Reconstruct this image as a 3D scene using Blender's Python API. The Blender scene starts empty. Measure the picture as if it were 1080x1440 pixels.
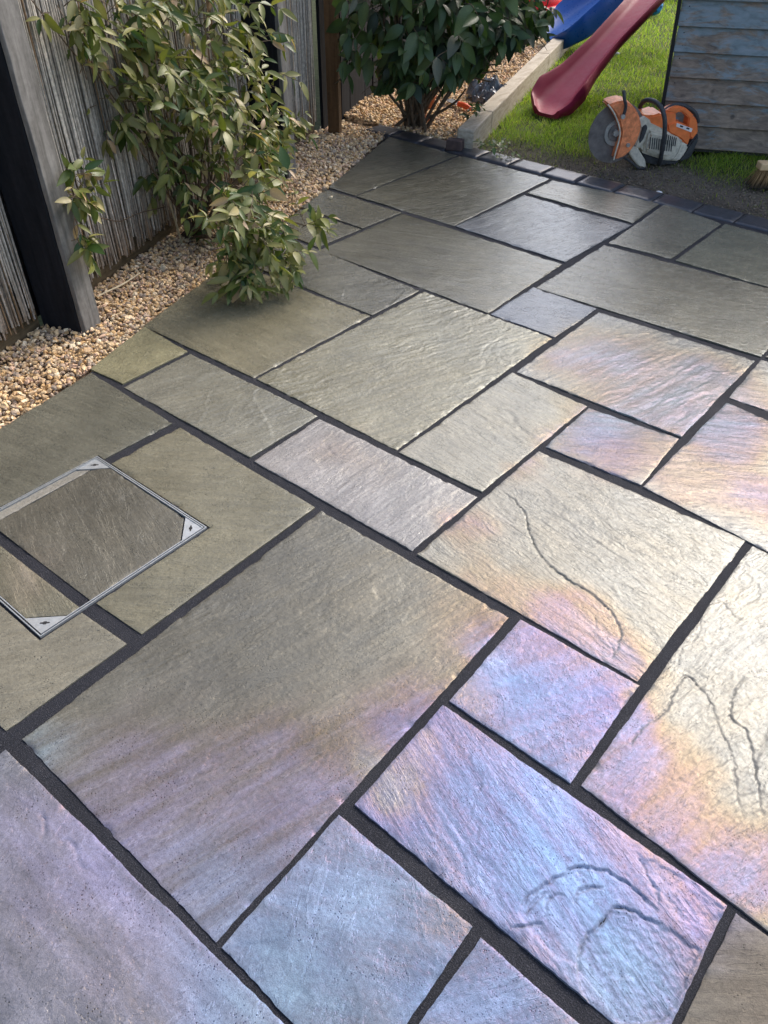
import bpy, bmesh, math, random
import numpy as np
from mathutils import Vector, Matrix

random.seed(7)
RNG = np.random.default_rng(7)
scene = bpy.context.scene
COL = scene.collection

# ------------------------------------------------------------------ camera
CF = 1072.165361828621                      # focal length in photo pixels (1080 x 1440 frame)
CC = np.array([1.0592103398981023, -1.041541298655976, 1.2783838489373598])
CR = np.array([[0.7656583176998266, 0.6432077753590049, 0.007148304329788857],
               [0.4287434255662988, -0.5020179530517126, -0.7511038875198577],
               [-0.4795272834477168, 0.578153727421598, -0.6601453263469828]])
cam = bpy.data.cameras.new("camera")
cam.sensor_fit = 'VERTICAL'
cam.sensor_height = 24.0
cam.lens = CF / 1440.0 * 24.0
cam.clip_start = 0.05
cam.clip_end = 500.0
camo = bpy.data.objects.new("camera", cam)
COL.objects.link(camo)
m = Matrix.Identity(4)
for i in range(3):
    m[i][0] = CR[0][i]; m[i][1] = -CR[1][i]; m[i][2] = -CR[2][i]; m[i][3] = CC[i]
camo.matrix_world = m
scene.camera = camo

# ------------------------------------------------------------------ light
SUN_AZ = math.radians(4.0)                 # clockwise from +Y
SUN_EL = math.radians(42.0)
world = bpy.data.worlds.new("World")
scene.world = world
world.use_nodes = True
wnt = world.node_tree
sky = wnt.nodes.new("ShaderNodeTexSky")
sky.sky_type = 'NISHITA'
sky.sun_disc = False
sky.sun_elevation = SUN_EL
sky.sun_rotation = SUN_AZ
sky.air_density = 1.0
sky.dust_density = 4.0
sky.ozone_density = 1.0
wnt.links.new(sky.outputs[0], wnt.nodes["Background"].inputs[0])
wnt.nodes["Background"].inputs[1].default_value = 0.15
sun = bpy.data.lights.new("sun", 'SUN')
sun.energy = 0.72
sun.angle = math.radians(24.0)
sun.color = (1.0, 0.985, 0.965)
suno = bpy.data.objects.new("sun", sun)
COL.objects.link(suno)
SD = Vector((math.sin(SUN_AZ) * math.cos(SUN_EL), math.cos(SUN_AZ) * math.cos(SUN_EL), math.sin(SUN_EL)))
suno.rotation_euler = SD.to_track_quat('Z', 'Y').to_euler()
suno.location = (0, 8, 8)
scene.view_settings.view_transform = 'Standard'
scene.view_settings.look = 'None'
scene.view_settings.exposure = 1.32
scene.view_settings.gamma = 1.0
scene.view_settings.use_curve_mapping = False

# ------------------------------------------------------------------ helpers
def ray(x, y):
    return CR.T @ np.array([(x - 540) / CF, (y - 720) / CF, 1.0])

def G(x, y, z=0.0):
    """point of the real ground (height z) seen at that place in the photograph"""
    d = ray(x, y)
    return CC + (z - CC[2]) / d[2] * d

def onplane(x, y, p0, n, off=0.0):
    d = ray(x, y)
    return CC + ((np.asarray(p0, float) - CC) @ n + off) / (d @ n) * d

def at_range(x, y, dist):
    d = ray(x, y)
    return CC + d * (dist / math.hypot(d[0], d[1]))

def tag(o, label=None, cat=None, group=None, kind=None):
    if label: o["label"] = label
    if cat: o["category"] = cat
    if group: o["group"] = group
    if kind: o["kind"] = kind
    return o

def link(o, parent=None):
    COL.objects.link(o)
    if parent is not None:
        o.parent = parent
        o.matrix_parent_inverse = Matrix.Identity(4)
    return o

def empty(name, loc=(0, 0, 0)):
    """roots stay at the origin so that parts keep world coordinates"""
    o = bpy.data.objects.new(name, None)
    o.empty_display_size = 0.1
    return link(o)

def np_mesh(name, V, F, mat, parent=None, cols=None, smooth=True, film=None, grain=None):
    V = np.ascontiguousarray(V, dtype=np.float32)
    F = np.ascontiguousarray(F, dtype=np.int32)
    k = F.shape[1]
    me = bpy.data.meshes.new(name)
    me.vertices.add(len(V)); me.vertices.foreach_set("co", V.ravel())
    me.loops.add(F.size); me.loops.foreach_set("vertex_index", F.ravel())
    me.polygons.add(len(F))
    me.polygons.foreach_set("loop_start", np.arange(0, F.size, k, dtype=np.int32))
    me.polygons.foreach_set("use_smooth", np.full(len(F), smooth, dtype=bool))
    me.update(calc_edges=True)
    if cols is not None:
        c = np.ones((len(V), 4), np.float32); c[:, :3] = cols
        a = me.color_attributes.new("Col", 'FLOAT_COLOR', 'POINT')
        a.data.foreach_set("color", c.ravel())
    extra_attrs(me, film, grain)
    me.materials.append(mat)
    return link(bpy.data.objects.new(name, me), parent)

def extra_attrs(me, film, grain):
    if film is not None:
        film, fk = film
        a = me.attributes.new("FilmIOR", 'FLOAT', 'POINT'); a.data.foreach_set("value", np.asarray(fk, np.float32))
        a = me.attributes.new("Film", 'FLOAT', 'POINT'); a.data.foreach_set("value", np.asarray(film, np.float32))
    if grain is not None:
        a = me.attributes.new("Grain", 'FLOAT_VECTOR', 'POINT'); a.data.foreach_set("vector", np.ascontiguousarray(grain, dtype=np.float32).ravel())

def bm_obj(name, bm, mat, parent=None, smooth=False, autosmooth=None):
    me = bpy.data.meshes.new(name)
    bmesh.ops.recalc_face_normals(bm, faces=bm.faces)
    bm.to_mesh(me); bm.free()
    if smooth:
        me.polygons.foreach_set("use_smooth", np.full(len(me.polygons), True))
    me.materials.append(mat)
    if autosmooth is not None:
        me.set_sharp_from_angle(angle=math.radians(autosmooth))
    return link(bpy.data.objects.new(name, me), parent)

def add_box(bm, c, ax, ay, az, sx, sy, sz, bevel=0.0):
    c, ax, ay, az = [np.asarray(v, float) for v in (c, ax, ay, az)]
    vs = []
    for i in (-1, 1):
        for j in (-1, 1):
            for k in (-1, 1):
                vs.append(bm.verts.new(c + ax * i * sx / 2 + ay * j * sy / 2 + az * k * sz / 2))
    fs = []
    for q in ((0, 1, 3, 2), (4, 6, 7, 5), (0, 4, 5, 1), (2, 3, 7, 6), (0, 2, 6, 4), (1, 5, 7, 3)):
        fs.append(bm.faces.new([vs[i] for i in q]))
    if bevel > 0:
        es = {e for f_ in fs for e in f_.edges}
        bmesh.ops.bevel(bm, geom=list(es), offset=bevel, segments=2, affect='EDGES', profile=0.5)

def box_obj(name, c, ax, ay, az, s, mat, parent=None, bevel=0.003):
    bm = bmesh.new()
    add_box(bm, c, ax, ay, az, s[0], s[1], s[2], bevel)
    return bm_obj(name, bm, mat, parent)

def frame_along(pts):
    pts = np.asarray(pts, float)
    T = np.gradient(pts, axis=0)
    T /= np.linalg.norm(T, axis=1)[:, None] + 1e-12
    up = np.array([0, 0, 1.0])
    if abs(T[0] @ up) > 0.9: up = np.array([1.0, 0, 0])
    N = []
    n = np.cross(T[0], np.cross(up, T[0])); n /= np.linalg.norm(n)
    for t in T:
        n = n - (n @ t) * t; n /= np.linalg.norm(n) + 1e-12
        N.append(n)
    N = np.array(N)
    return pts, T, N, np.cross(T, N)

def resample(pts, n):
    """smooth curve through the points (Catmull-Rom), n samples"""
    P = np.asarray(pts, float)
    if len(P) == 2:
        t = np.linspace(0, 1, n)[:, None]
        return P[0] * (1 - t) + P[1] * t
    Q = np.vstack([2 * P[0] - P[1], P, 2 * P[-1] - P[-2]])
    out = []
    for s in np.linspace(0, len(P) - 1 - 1e-9, n):
        i = int(s); t = s - i
        a, b, c, d = Q[i], Q[i + 1], Q[i + 2], Q[i + 3]
        out.append(0.5 * (2 * b + (c - a) * t + (2 * a - 5 * b + 4 * c - d) * t * t + (3 * b - a - 3 * c + d) * t ** 3))
    return np.array(out)

def tube_data(pts, rad, sides=8, cap=True):
    pts, T, N, B = frame_along(pts)
    n = len(pts)
    rad = np.broadcast_to(np.asarray(rad, float), (n,))
    a = np.arange(sides) * 2 * math.pi / sides
    V = pts[:, None, :] + rad[:, None, None] * (np.cos(a)[None, :, None] * N[:, None, :] + np.sin(a)[None, :, None] * B[:, None, :])
    V = V.reshape(-1, 3)
    F = []
    for i in range(n - 1):
        for j in range(sides):
            k = (j + 1) % sides
            F.append((i * sides + j, i * sides + k, (i + 1) * sides + k, (i + 1) * sides + j))
    if cap:
        V = np.vstack([V, pts[:1], pts[-1:]])
        c0, c1 = len(V) - 2, len(V) - 1
        for j in range(sides):
            k = (j + 1) % sides
            F.append((c0, c0, k, j)); F.append((c1, c1, (n - 1) * sides + j, (n - 1) * sides + k))
        F = [f_ if f_[0] != f_[1] else f_ for f_ in F]
    return V, F

def tube(name, pts, rad, mat, parent=None, sides=8, n=None):
    P = resample(pts, n) if n else np.asarray(pts, float)
    if n and not np.isscalar(rad):
        rad = np.interp(np.linspace(0, 1, n), np.linspace(0, 1, len(rad)), rad)
    V, F = tube_data(P, rad, sides)
    bm = bmesh.new()
    vs = [bm.verts.new(v) for v in V]
    for f_ in F:
        q = list(dict.fromkeys(f_))
        try: bm.faces.new([vs[i] for i in q])
        except ValueError: pass
    return bm_obj(name, bm, mat, parent, smooth=True, autosmooth=50)

# --- gradient noise in numpy
def _hash(ix, iy, seed):
    h = (ix.astype(np.int64) * 374761393 + iy.astype(np.int64) * 668265263 + seed * 1442695041) & 0xFFFFFFFF
    h = ((h ^ (h >> 13)) * 1274126177) & 0xFFFFFFFF
    return (h ^ (h >> 16)) & 0xFFFFFFFF

def gnoise(x, y, seed=0):
    x = np.asarray(x, float); y = np.asarray(y, float)
    ix = np.floor(x); iy = np.floor(y)
    fx = x - ix; fy = y - iy
    u = fx * fx * fx * (fx * (fx * 6 - 15) + 10); v = fy * fy * fy * (fy * (fy * 6 - 15) + 10)
    def g(dx, dy):
        a = _hash(ix + dx, iy + dy, seed) * (2 * math.pi / 4294967296.0)
        return np.cos(a) * (fx - dx) + np.sin(a) * (fy - dy)
    return ((g(0, 0) * (1 - u) + g(1, 0) * u) * (1 - v) + (g(0, 1) * (1 - u) + g(1, 1) * u) * v) * 1.5

def fbm(x, y, seed=0, octv=4, gain=0.5):
    s = 0; a = 1.0; fq = 1.0
    for i in range(octv):
        s = s + a * gnoise(x * fq, y * fq, seed + i * 17)
        a *= gain; fq *= 2.03
    return s

def smooth01(t):
    t = np.clip(t, 0, 1); return t * t * (3 - 2 * t)

# ------------------------------------------------------------------ materials
def new_mat(name):
    mt = bpy.data.materials.new(name); mt.use_nodes = True
    return mt, mt.node_tree, mt.node_tree.nodes["Principled BSDF"]

def nd(nt, t, **kw):
    n = nt.nodes.new(t)
    for k, v in kw.items(): setattr(n, k, v)
    return n

def noise_node(nt, scale, detail=4.0, rough=0.55, coord=None, dist=0.0):
    n = nd(nt, "ShaderNodeTexNoise")
    n.inputs["Scale"].default_value = scale
    n.inputs["Detail"].default_value = detail
    n.inputs["Roughness"].default_value = rough
    n.inputs["Distortion"].default_value = dist
    if coord is not None: nt.links.new(coord, n.inputs["Vector"])
    return n

def ramp(nt, fac, stops):
    r = nd(nt, "ShaderNodeValToRGB")
    e = r.color_ramp.elements
    while len(e) < len(stops): e.new(0.5)
    for i, (p, c) in enumerate(stops):
        e[i].position = p
        e[i].color = (c[0], c[1], c[2], 1) if not np.isscalar(c) else (c, c, c, 1)
    nt.links.new(fac, r.inputs[0])
    return r.outputs[0]

def mixc(nt, mode, fac, a, b):
    n = nd(nt, "ShaderNodeMix", data_type='RGBA', blend_type=mode)
    for sock, v in ((n.inputs[0], fac), (n.inputs[6], a), (n.inputs[7], b)):
        if hasattr(v, "is_output"): nt.links.new(v, sock)
        elif np.isscalar(v): sock.default_value = v
        else: sock.default_value = (*v, 1) if len(v) == 3 else v
    return n.outputs[2]

def bump(nt, bsdf, h, strength, dist, prev=None):
    b = nd(nt, "ShaderNodeBump")
    b.inputs["Strength"].default_value = strength
    b.inputs["Distance"].default_value = dist
    nt.links.new(h, b.inputs["Height"])
    if prev is not None: nt.links.new(prev, b.inputs["Normal"])
    nt.links.new(b.outputs[0], bsdf.inputs["Normal"])
    return b.outputs[0]

def objcoord(nt):
    return nd(nt, "ShaderNodeTexCoord").outputs["Object"]

def attr(nt, name="Col"):
    return nd(nt, "ShaderNodeAttribute", attribute_name=name).outputs["Color"]

STONE_R0, STONE_R1 = 0.18, 0.33
FILM_IOR0, FILM_IOR1 = 1.48, 1.60
def stone_material(name="riven_sandstone", dry=False, wet=False):
    mt, nt, b = new_mat(name)
    co = objcoord(nt)
    n1 = noise_node(nt, 9, 6, 0.62, co)
    n2 = noise_node(nt, 130, 5, 0.65, co)
    n3 = noise_node(nt, 520, 3, 0.6, co)
    mott = ramp(nt, n1.outputs[0], [(0.3, 0.84), (0.7, 1.14)])
    fine = ramp(nt, n2.outputs[0], [(0.26, 0.68), (0.5, 1.0), (0.76, 1.18)])
    # bedding streaks that follow each slab's own grain
    gr = nd(nt, "ShaderNodeAttribute", attribute_name="Grain").outputs["Vector"]
    def streak(sa, sb, det):
        mp = nd(nt, "ShaderNodeMapping"); mp.inputs["Scale"].default_value = (sa, sb, 1)
        nt.links.new(gr, mp.inputs["Vector"])
        return noise_node(nt, 1.0, det, 0.62, mp.outputs[0], 0.35)
    g1 = streak(7, 70, 5); g2 = streak(26, 240, 4)
    sc = ramp(nt, g1.outputs[0], [(0.3, 0.88), (0.5, 1.0), (0.7, 1.08)])
    # thin broken edges of the split layers
    g3 = streak(3.2, 15, 6)
    edge = ramp(nt, g3.outputs[0], [(0.40, 0.0), (0.415, 1.0), (0.43, 0.25), (0.50, 0.3), (0.51, 1.0), (0.52, 0.5), (0.60, 0.55), (0.61, 1.0), (0.63, 0.7)])
    lay = ramp(nt, g3.outputs[0], [(0.395, 0.0), (0.405, 0.30), (0.495, 0.34), (0.505, 0.62), (0.595, 0.66), (0.605, 1.0)])
    c = mixc(nt, 'MULTIPLY', 1.0, attr(nt), mott)
    c = mixc(nt, 'MULTIPLY', 1.0, c, fine)
    c = mixc(nt, 'MULTIPLY', 1.0, c, sc)
    c = mixc(nt, 'MULTIPLY', 1.0, c, ramp(nt, n3.outputs[0], [(0.3, 0.80), (0.5, 1.0), (0.72, 1.14)]))
    vo = nd(nt, "ShaderNodeTexVoronoi"); vo.inputs["Scale"].default_value = 170
    nt.links.new(co, vo.inputs["Vector"])
    pit = ramp(nt, vo.outputs["Distance"], [(0.12, 0.12), (0.27, 1.0)])
    gate = ramp(nt, noise_node(nt, 14, 3, 0.6, co).outputs[0], [(0.47, 0.0), (0.60, 1.0)])
    pitc = mixc(nt, 'MIX', gate, (1, 1, 1), pit)
    c = mixc(nt, 'MULTIPLY', 1.0, c, pitc)
    c = mixc(nt, 'MULTIPLY', 1.0, c, ramp(nt, edge, [(0.0, 0.94), (0.7, 1.0), (1.0, 1.30)]))  # layer edges lightened: their glints are painted into the base colour
    nt.links.new(c, b.inputs["Base Color"])
    rr = ramp(nt, noise_node(nt, 30, 6, 0.65, co).outputs[0], [(0.3, 0.55 if dry else 0.08 if wet else STONE_R0), (0.7, 0.7 if dry else 0.24 if wet else STONE_R1)])
    nt.links.new(rr, b.inputs["Roughness"])
    b.inputs["IOR"].default_value = 1.36
    # thin cured film left on the stone; its thickness (nm) is mapped to place the sheen colours
    fm = nd(nt, "ShaderNodeAttribute", attribute_name="Film").outputs["Fac"]
    ma = nd(nt, "ShaderNodeMath", operation='MULTIPLY_ADD'); nt.links.new(n2.outputs[0], ma.inputs[0]); ma.inputs[1].default_value = 40.0; ma.inputs[2].default_value = -20.0
    ad = nd(nt, "ShaderNodeMath", operation='ADD'); nt.links.new(fm, ad.inputs[0]); nt.links.new(ma.outputs[0], ad.inputs[1])
    mx = nd(nt, "ShaderNodeMath", operation='MAXIMUM'); nt.links.new(ad.outputs[0], mx.inputs[0]); mx.inputs[1].default_value = 5.0
    if dry:
        ad.inputs[1].default_value = 0; ma.inputs[1].default_value = 0; nt.links.remove(ad.inputs[0].links[0])
    nt.links.new(mx.outputs[0], b.inputs["Thin Film Thickness"])
    nt.links.new(nd(nt, "ShaderNodeAttribute", attribute_name="FilmIOR").outputs["Fac"], b.inputs["Thin Film IOR"])
    p = bump(nt, b, lay, 0.5, 0.0028)
    p = bump(nt, b, g1.outputs[0], 0.45, 0.0026, p)
    p = bump(nt, b, g2.outputs[0], 0.45, 0.0012, p)
    p = bump(nt, b, n2.outputs[0], 0.40, 0.0016, p)
    p = bump(nt, b, n3.outputs[0], 0.40, 0.0007, p)
    bump(nt, b, pitc, 0.3, 0.0015, p)
    return mt

def simple(name, col, rough=0.6, metal=0.0, var=0.15, scale=20, bumpd=0.0, bscale=60, spec=0.5):
    mt, nt, b = new_mat(name)
    co = objcoord(nt)
    n = noise_node(nt, scale, 5, 0.6, co)
    lo = tuple(max(0, c * (1 - var)) for c in col); hi = tuple(c * (1 + var) for c in col)
    nt.links.new(ramp(nt, n.outputs[0], [(0.3, lo), (0.7, hi)]), b.inputs["Base Color"])
    b.inputs["Roughness"].default_value = rough
    b.inputs["Metallic"].default_value = metal
    b.inputs["Specular IOR Level"].default_value = spec
    if bumpd > 0:
        bump(nt, b, noise_node(nt, bscale, 5, 0.6, co).outputs[0], 0.6, bumpd)
    return mt

def vcol_mat(name, rough=0.6, scale=90, lo=0.75, hi=1.2, bumpd=0.001, spec=0.5, transl=0.0):
    mt, nt, b = new_mat(name)
    co = objcoord(nt)
    n = noise_node(nt, scale, 4, 0.6, co)
    c = mixc(nt, 'MULTIPLY', 1.0, attr(nt), ramp(nt, n.outputs[0], [(0.3, lo), (0.7, hi)]))
    nt.links.new(c, b.inputs["Base Color"])
    b.inputs["Roughness"].default_value = rough
    b.inputs["Specular IOR Level"].default_value = spec
    if bumpd > 0: bump(nt, b, n.outputs[0], 0.5, bumpd)
    if transl > 0:
        t = nd(nt, "ShaderNodeBsdfTranslucent")
        tc = mixc(nt, 'MULTIPLY', 1.0, c, (1.1, 1.25, 0.5))
        nt.links.new(tc, t.inputs["Color"])
        ms = nd(nt, "ShaderNodeMixShader"); ms.inputs[0].default_value = transl
        out = nt.nodes["Material Output"]
        nt.links.new(b.outputs[0], ms.inputs[1]); nt.links.new(t.outputs[0], ms.inputs[2])
        nt.links.new(ms.outputs[0], out.inputs["Surface"])
    return mt

def wood_mat(name, stops, scale=(3, 40, 40), rough=0.75, bumpd=0.0015, spec=0.3, extra=None):
    """grain runs along the object's own length, given by a UV-free stretched noise"""
    mt, nt, b = new_mat(name)
    co = objcoord(nt)
    mp = nd(nt, "ShaderNodeMapping")
    mp.inputs["Scale"].default_value = scale
    nt.links.new(co, mp.inputs["Vector"])
    n = noise_node(nt, 1.0, 7, 0.62, mp.outputs[0], 0.4)
    n2 = noise_node(nt, 60, 3, 0.6, co)
    c = ramp(nt, n.outputs[0], stops)
    c = mixc(nt, 'MULTIPLY', 1.0, c, ramp(nt, n2.outputs[0], [(0.3, 0.85), (0.7, 1.1)]))
    nt.links.new(c, b.inputs["Base Color"])
    b.inputs["Roughness"].default_value = rough
    b.inputs["Specular IOR Level"].default_value = spec
    bump(nt, b, n.outputs[0], 0.6, bumpd)
    return mt

def mortar_material():
    mt, nt, b = new_mat("jointing_sand")
    co = objcoord(nt)
    n = noise_node(nt, 420, 3, 0.7, co)
    nt.links.new(ramp(nt, n.outputs[0], [(0.3, (0.008, 0.009, 0.012)), (0.55, (0.022, 0.023, 0.029)), (0.74, (0.085, 0.085, 0.10))]), b.inputs["Base Color"])
    nt.links.new(mixc(nt, 'MULTIPLY', 1.0, b.inputs["Base Color"].links[0].from_socket, ramp(nt, noise_node(nt, 7, 6, 0.7, co).outputs[0], [(0.3, (0.65, 0.65, 0.68)), (0.55, (1.0, 1.0, 1.0)), (0.72, (1.7, 1.6, 1.45))])), b.inputs["Base Color"])
    b.inputs["Roughness"].default_value = 0.8
    b.inputs["Specular IOR Level"].default_value = 0.25
    bump(nt, b, n.outputs[0], 1.0, 0.003)
    return mt

def plastic(name, col, rough=0.35, transl=0.0):
    mt, nt, b = new_mat(name)
    co = objcoord(nt)
    n = noise_node(nt, 6, 6, 0.65, co)
    lo = tuple(c * 0.86 for c in col); hi = tuple(min(1, c * 1.08) for c in col)
    nt.links.new(ramp(nt, n.outputs[0], [(0.35, lo), (0.65, hi)]), b.inputs["Base Color"])
    nt.links.new(ramp(nt, noise_node(nt, 40, 5, 0.65, co).outputs[0], [(0.3, rough * 0.8), (0.7, rough * 1.3)]), b.inputs["Roughness"])
    if transl > 0:
        t = nd(nt, "ShaderNodeBsdfTranslucent"); t.inputs["Color"].default_value = (*col, 1)
        ms = nd(nt, "ShaderNodeMixShader"); ms.inputs[0].default_value = transl
        nt.links.new(b.outputs[0], ms.inputs[1]); nt.links.new(t.outputs[0], ms.inputs[2])
        nt.links.new(ms.outputs[0], nt.nodes["Material Output"].inputs["Surface"])
    return mt

M_STONE = stone_material()
M_STONE_WET = stone_material("wet_sandstone", False, True)
M_STONE_DRY = stone_material("unsealed_sandstone", True)
M_MORTAR = mortar_material()
M_SETT = simple("dark_sett_stone", (0.036, 0.039, 0.048), 0.30, 0, 0.3, 30, 0.002, 90)
M_GRAVEL = vcol_mat("gravel_stone", 0.75, 140, 0.72, 1.2, 0.001, 0.3)
M_GBED = simple("gravel_bed", (0.16, 0.115, 0.075), 0.95, 0, 0.5, 60, 0.004, 120, 0.1)
M_SOIL = vcol_mat("bare_soil", 0.95, 60, 0.55, 1.35, 0.006, 0.15)
M_TURF = simple("turf_soil", (0.035, 0.042, 0.016), 0.95, 0, 0.5, 25, 0.01, 40, 0.1)
M_GRASS = vcol_mat("grass_blade", 0.55, 30, 0.9, 1.1, 0, 0.3, 0.5)
M_REED = vcol_mat("weathered_reed", 0.7, 70, 0.65, 1.25, 0.0006, 0.3)
M_POST = wood_mat("weathered_post", [(0.25, (0.085, 0.08, 0.07)), (0.5, (0.16, 0.153, 0.14)), (0.75, (0.25, 0.24, 0.22))], (42, 42, 5), 0.85, 0.002, 0.2)
M_DARKPOST = wood_mat("near_black_timber", [(0.3, (0.008, 0.009, 0.011)), (0.7, (0.020, 0.021, 0.025))], (40, 40, 4), 0.8, 0.0012, 0.12)
M_GBOARD = wood_mat("gravel_board_timber", [(0.3, (0.055, 0.04, 0.02)), (0.7, (0.14, 0.10, 0.055))], (8, 8, 60))
M_DARKBOARD = wood_mat("dark_fence_timber", [(0.3, (0.012, 0.014, 0.018)), (0.7, (0.03, 0.032, 0.038))], (50, 50, 3))
M_ORANGEPOST = wood_mat("orange_timber", [(0.3, (0.075, 0.042, 0.018)), (0.7, (0.15, 0.085, 0.038))], (50, 50, 3))
M_SLEEPER = wood_mat("pale_sleeper", [(0.25, (0.25, 0.21, 0.15)), (0.55, (0.42, 0.37, 0.29)), (0.8, (0.50, 0.45, 0.37))], (25, 6, 60))
M_LEAF = vcol_mat("leaf_surface", 0.42, 25, 0.85, 1.12, 0.0, 0.42, 0.28)
M_STEM = simple("brown_stem", (0.11, 0.075, 0.045), 0.8, 0, 0.35, 60)
M_CANE = simple("bamboo_cane", (0.40, 0.33, 0.20), 0.6, 0, 0.25, 40)
M_TWIG = simple("pale_twig", (0.62, 0.52, 0.34), 0.6, 0, 0.2, 40)
M_STEEL = simple("galvanised_steel", (0.48, 0.50, 0.50), 0.42, 0.65, 0.12, 90, 0.0004, 200)
M_BLACK = simple("black_void", (0.008, 0.008, 0.009), 0.8, 0, 0.2)
M_RED = plastic("red_plastic", (0.30, 0.014, 0.05), 0.5, 0.10)
M_BLUE = plastic("blue_plastic", (0.008, 0.085, 0.36), 0.30, 0.05)
M_REDTOY = plastic("bright_red_plastic", (0.75, 0.03, 0.045), 0.3, 0.1)
M_BLUEBALL = plastic("light_blue_plastic", (0.02, 0.30, 0.70), 0.35, 0.05)
M_SAWORANGE = simple("scuffed_orange_paint", (0.70, 0.22, 0.085), 0.5, 0, 0.35, 45, 0.0008, 120)
M_SAWORANGE2 = simple("orange_plastic", (0.78, 0.19, 0.05), 0.42, 0, 0.18, 30)
M_SAWGREY = simple("dusty_cream_casing", (0.54, 0.49, 0.39), 0.55, 0, 0.25, 50, 0.0006, 120)
M_SAWBLACK = simple("dusty_black_rubber", (0.035, 0.037, 0.04), 0.6, 0, 0.5, 60, 0.0006, 120)
M_BLADE = simple("dusty_blade_steel", (0.17, 0.15, 0.14), 0.5, 0.35, 0.35, 25, 0.0004, 150)
M_FLANGE = simple("flange_steel", (0.40, 0.39, 0.37), 0.42, 0.6, 0.25, 60)
M_STICKER = simple("pale_sticker", (0.72, 0.66, 0.62), 0.5, 0, 0.1)
M_TERRA = simple("terracotta", (0.42, 0.13, 0.05), 0.75, 0, 0.25, 30, 0.0008)
M_ORANGERED = plastic("orange_red_plastic", (0.80, 0.11, 0.03), 0.35)
M_BAG = simple("grey_plastic_sheet", (0.16, 0.18, 0.21), 0.22, 0, 0.5, 25, 0.004, 25)
M_BROOMWOOD = simple("broom_wood", (0.62, 0.42, 0.22), 0.55, 0, 0.2, 30)
M_BRISTLE = vcol_mat("broom_bristle", 0.6, 80, 0.8, 1.15, 0, 0.3)
M_CHIP = simple("white_chip", (0.75, 0.74, 0.70), 0.6, 0, 0.1)
M_BRICK = simple("brown_block", (0.07, 0.045, 0.04), 0.8, 0, 0.35, 40, 0.002)

# ------------------------------------------------------------------ ground
gv = []
def ground_sheet():
    n = 40
    xs = np.linspace(-60, 60, n); X, Y = np.meshgrid(xs, xs, indexing='ij')
    V = np.stack([X.ravel(), Y.ravel(), np.full(X.size, -0.06)], 1)
    F = [(i * n + j, (i + 1) * n + j, (i + 1) * n + j + 1, i * n + j + 1) for i in range(n - 1) for j in range(n - 1)]
    o = np_mesh("ground", V, F, M_TURF, cols=None)
    tag(o, "dark turf soil reaching out under the whole garden", "ground", kind="structure")
ground_sheet()

P0 = np.array([-1.345, -0.138, 0.0])                       # reed plane of the fence
FD = np.array([-0.37, 0.93, 0.0]); FD /= np.linalg.norm(FD)  # along the fence, away from the camera
FN = np.array([FD[1], -FD[0], 0.0])                        # out of the fence, towards the patio
UP = np.array([0, 0, 1.0])
def fence(s, t, z): return P0 + FD * s + FN * t + UP * z

# timber edging line (lawn side, at ground)
ED = [G(665, 211), G(715, 160), G(750, 107), G(805, 60)]
ED_A = ED[0]; ED_D = ED[3] - ED[0]; ED_L = np.linalg.norm(ED_D); ED_D = ED_D / ED_L
ED_N = np.array([-ED_D[1], ED_D[0], 0.0])                  # towards the gravel path
BACK_Y = 8.7                                               # far edge of the lawn
SETT_Y0, SETT_Y1 = 2.605, 2.77

def edge_x(y):
    return ED_A[0] + (y - ED_A[1]) * ED_D[0] / ED_D[1]

# gravel edge of the patio (cut diagonal), slab side
GE = [G(-160, 705), G(0, 605), G(127, 519), G(203, 459), G(330, 365), G(420, 293), G(460, 265), G(543, 190)]

def gravel_edge_x(y):
    ys = [p[1] for p in GE]; xs = [p[0] for p in GE]
    o_ = np.argsort(ys)
    return np.interp(y, np.array(ys)[o_], np.array(xs)[o_])

def fence_x(y):
    return P0[0] + (y - P0[1]) * FD[0] / FD[1]

def gravel_bed():
    ys = np.concatenate([np.linspace(-1.4, 2.6, 40), np.linspace(2.72, 12, 40)])
    V = []; 
    for y in ys:
        x0 = fence_x(y) - 0.03
        x1 = (gravel_edge_x(y) + 0.02) if y < 2.65 else edge_x(y) - 0.01
        for k in range(7):
            x = x0 + (x1 - x0) * k / 6
            V.append((x, y, -0.024 + 0.006 * float(gnoise(x * 6, y * 6, 3))))
    F = [(i * 7 + k, i * 7 + k + 1, (i + 1) * 7 + k + 1, (i + 1) * 7 + k) for i in range(len(ys) - 1) for k in range(6)]
    o = np_mesh("gravel_bed", V, F, M_GBED)
    tag(o, "brown bed of the gravel strip along the fence", "ground", kind="structure")
gravel_bed()

# icosphere bases
def ico(sub):
    bm = bmesh.new(); bmesh.ops.create_icosphere(bm, subdivisions=sub, radius=1.0)
    bm.verts.ensure_lookup_table()
    V = np.array([v.co[:] for v in bm.verts]); F = np.array([[v.index for v in f_.verts] for f_ in bm.faces])
    bm.free(); return V, F
ICO1, ICO2 = ico(1), ico(2)

def rand_rot(n, rng, tilt=1.0):
    q = rng.normal(size=(n, 4)); q[:, 1:3] *= tilt
    q /= np.linalg.norm(q, axis=1)[:, None]
    w, x, y, z = q.T
    return np.stack([np.stack([1 - 2 * (y * y + z * z), 2 * (x * y - z * w), 2 * (x * z + y * w)], 1),
                     np.stack([2 * (x * y + z * w), 1 - 2 * (x * x + z * z), 2 * (y * z - x * w)], 1),
                     np.stack([2 * (x * z - y * w), 2 * (y * z + x * w), 1 - 2 * (x * x + y * y)], 1)], 1)

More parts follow.
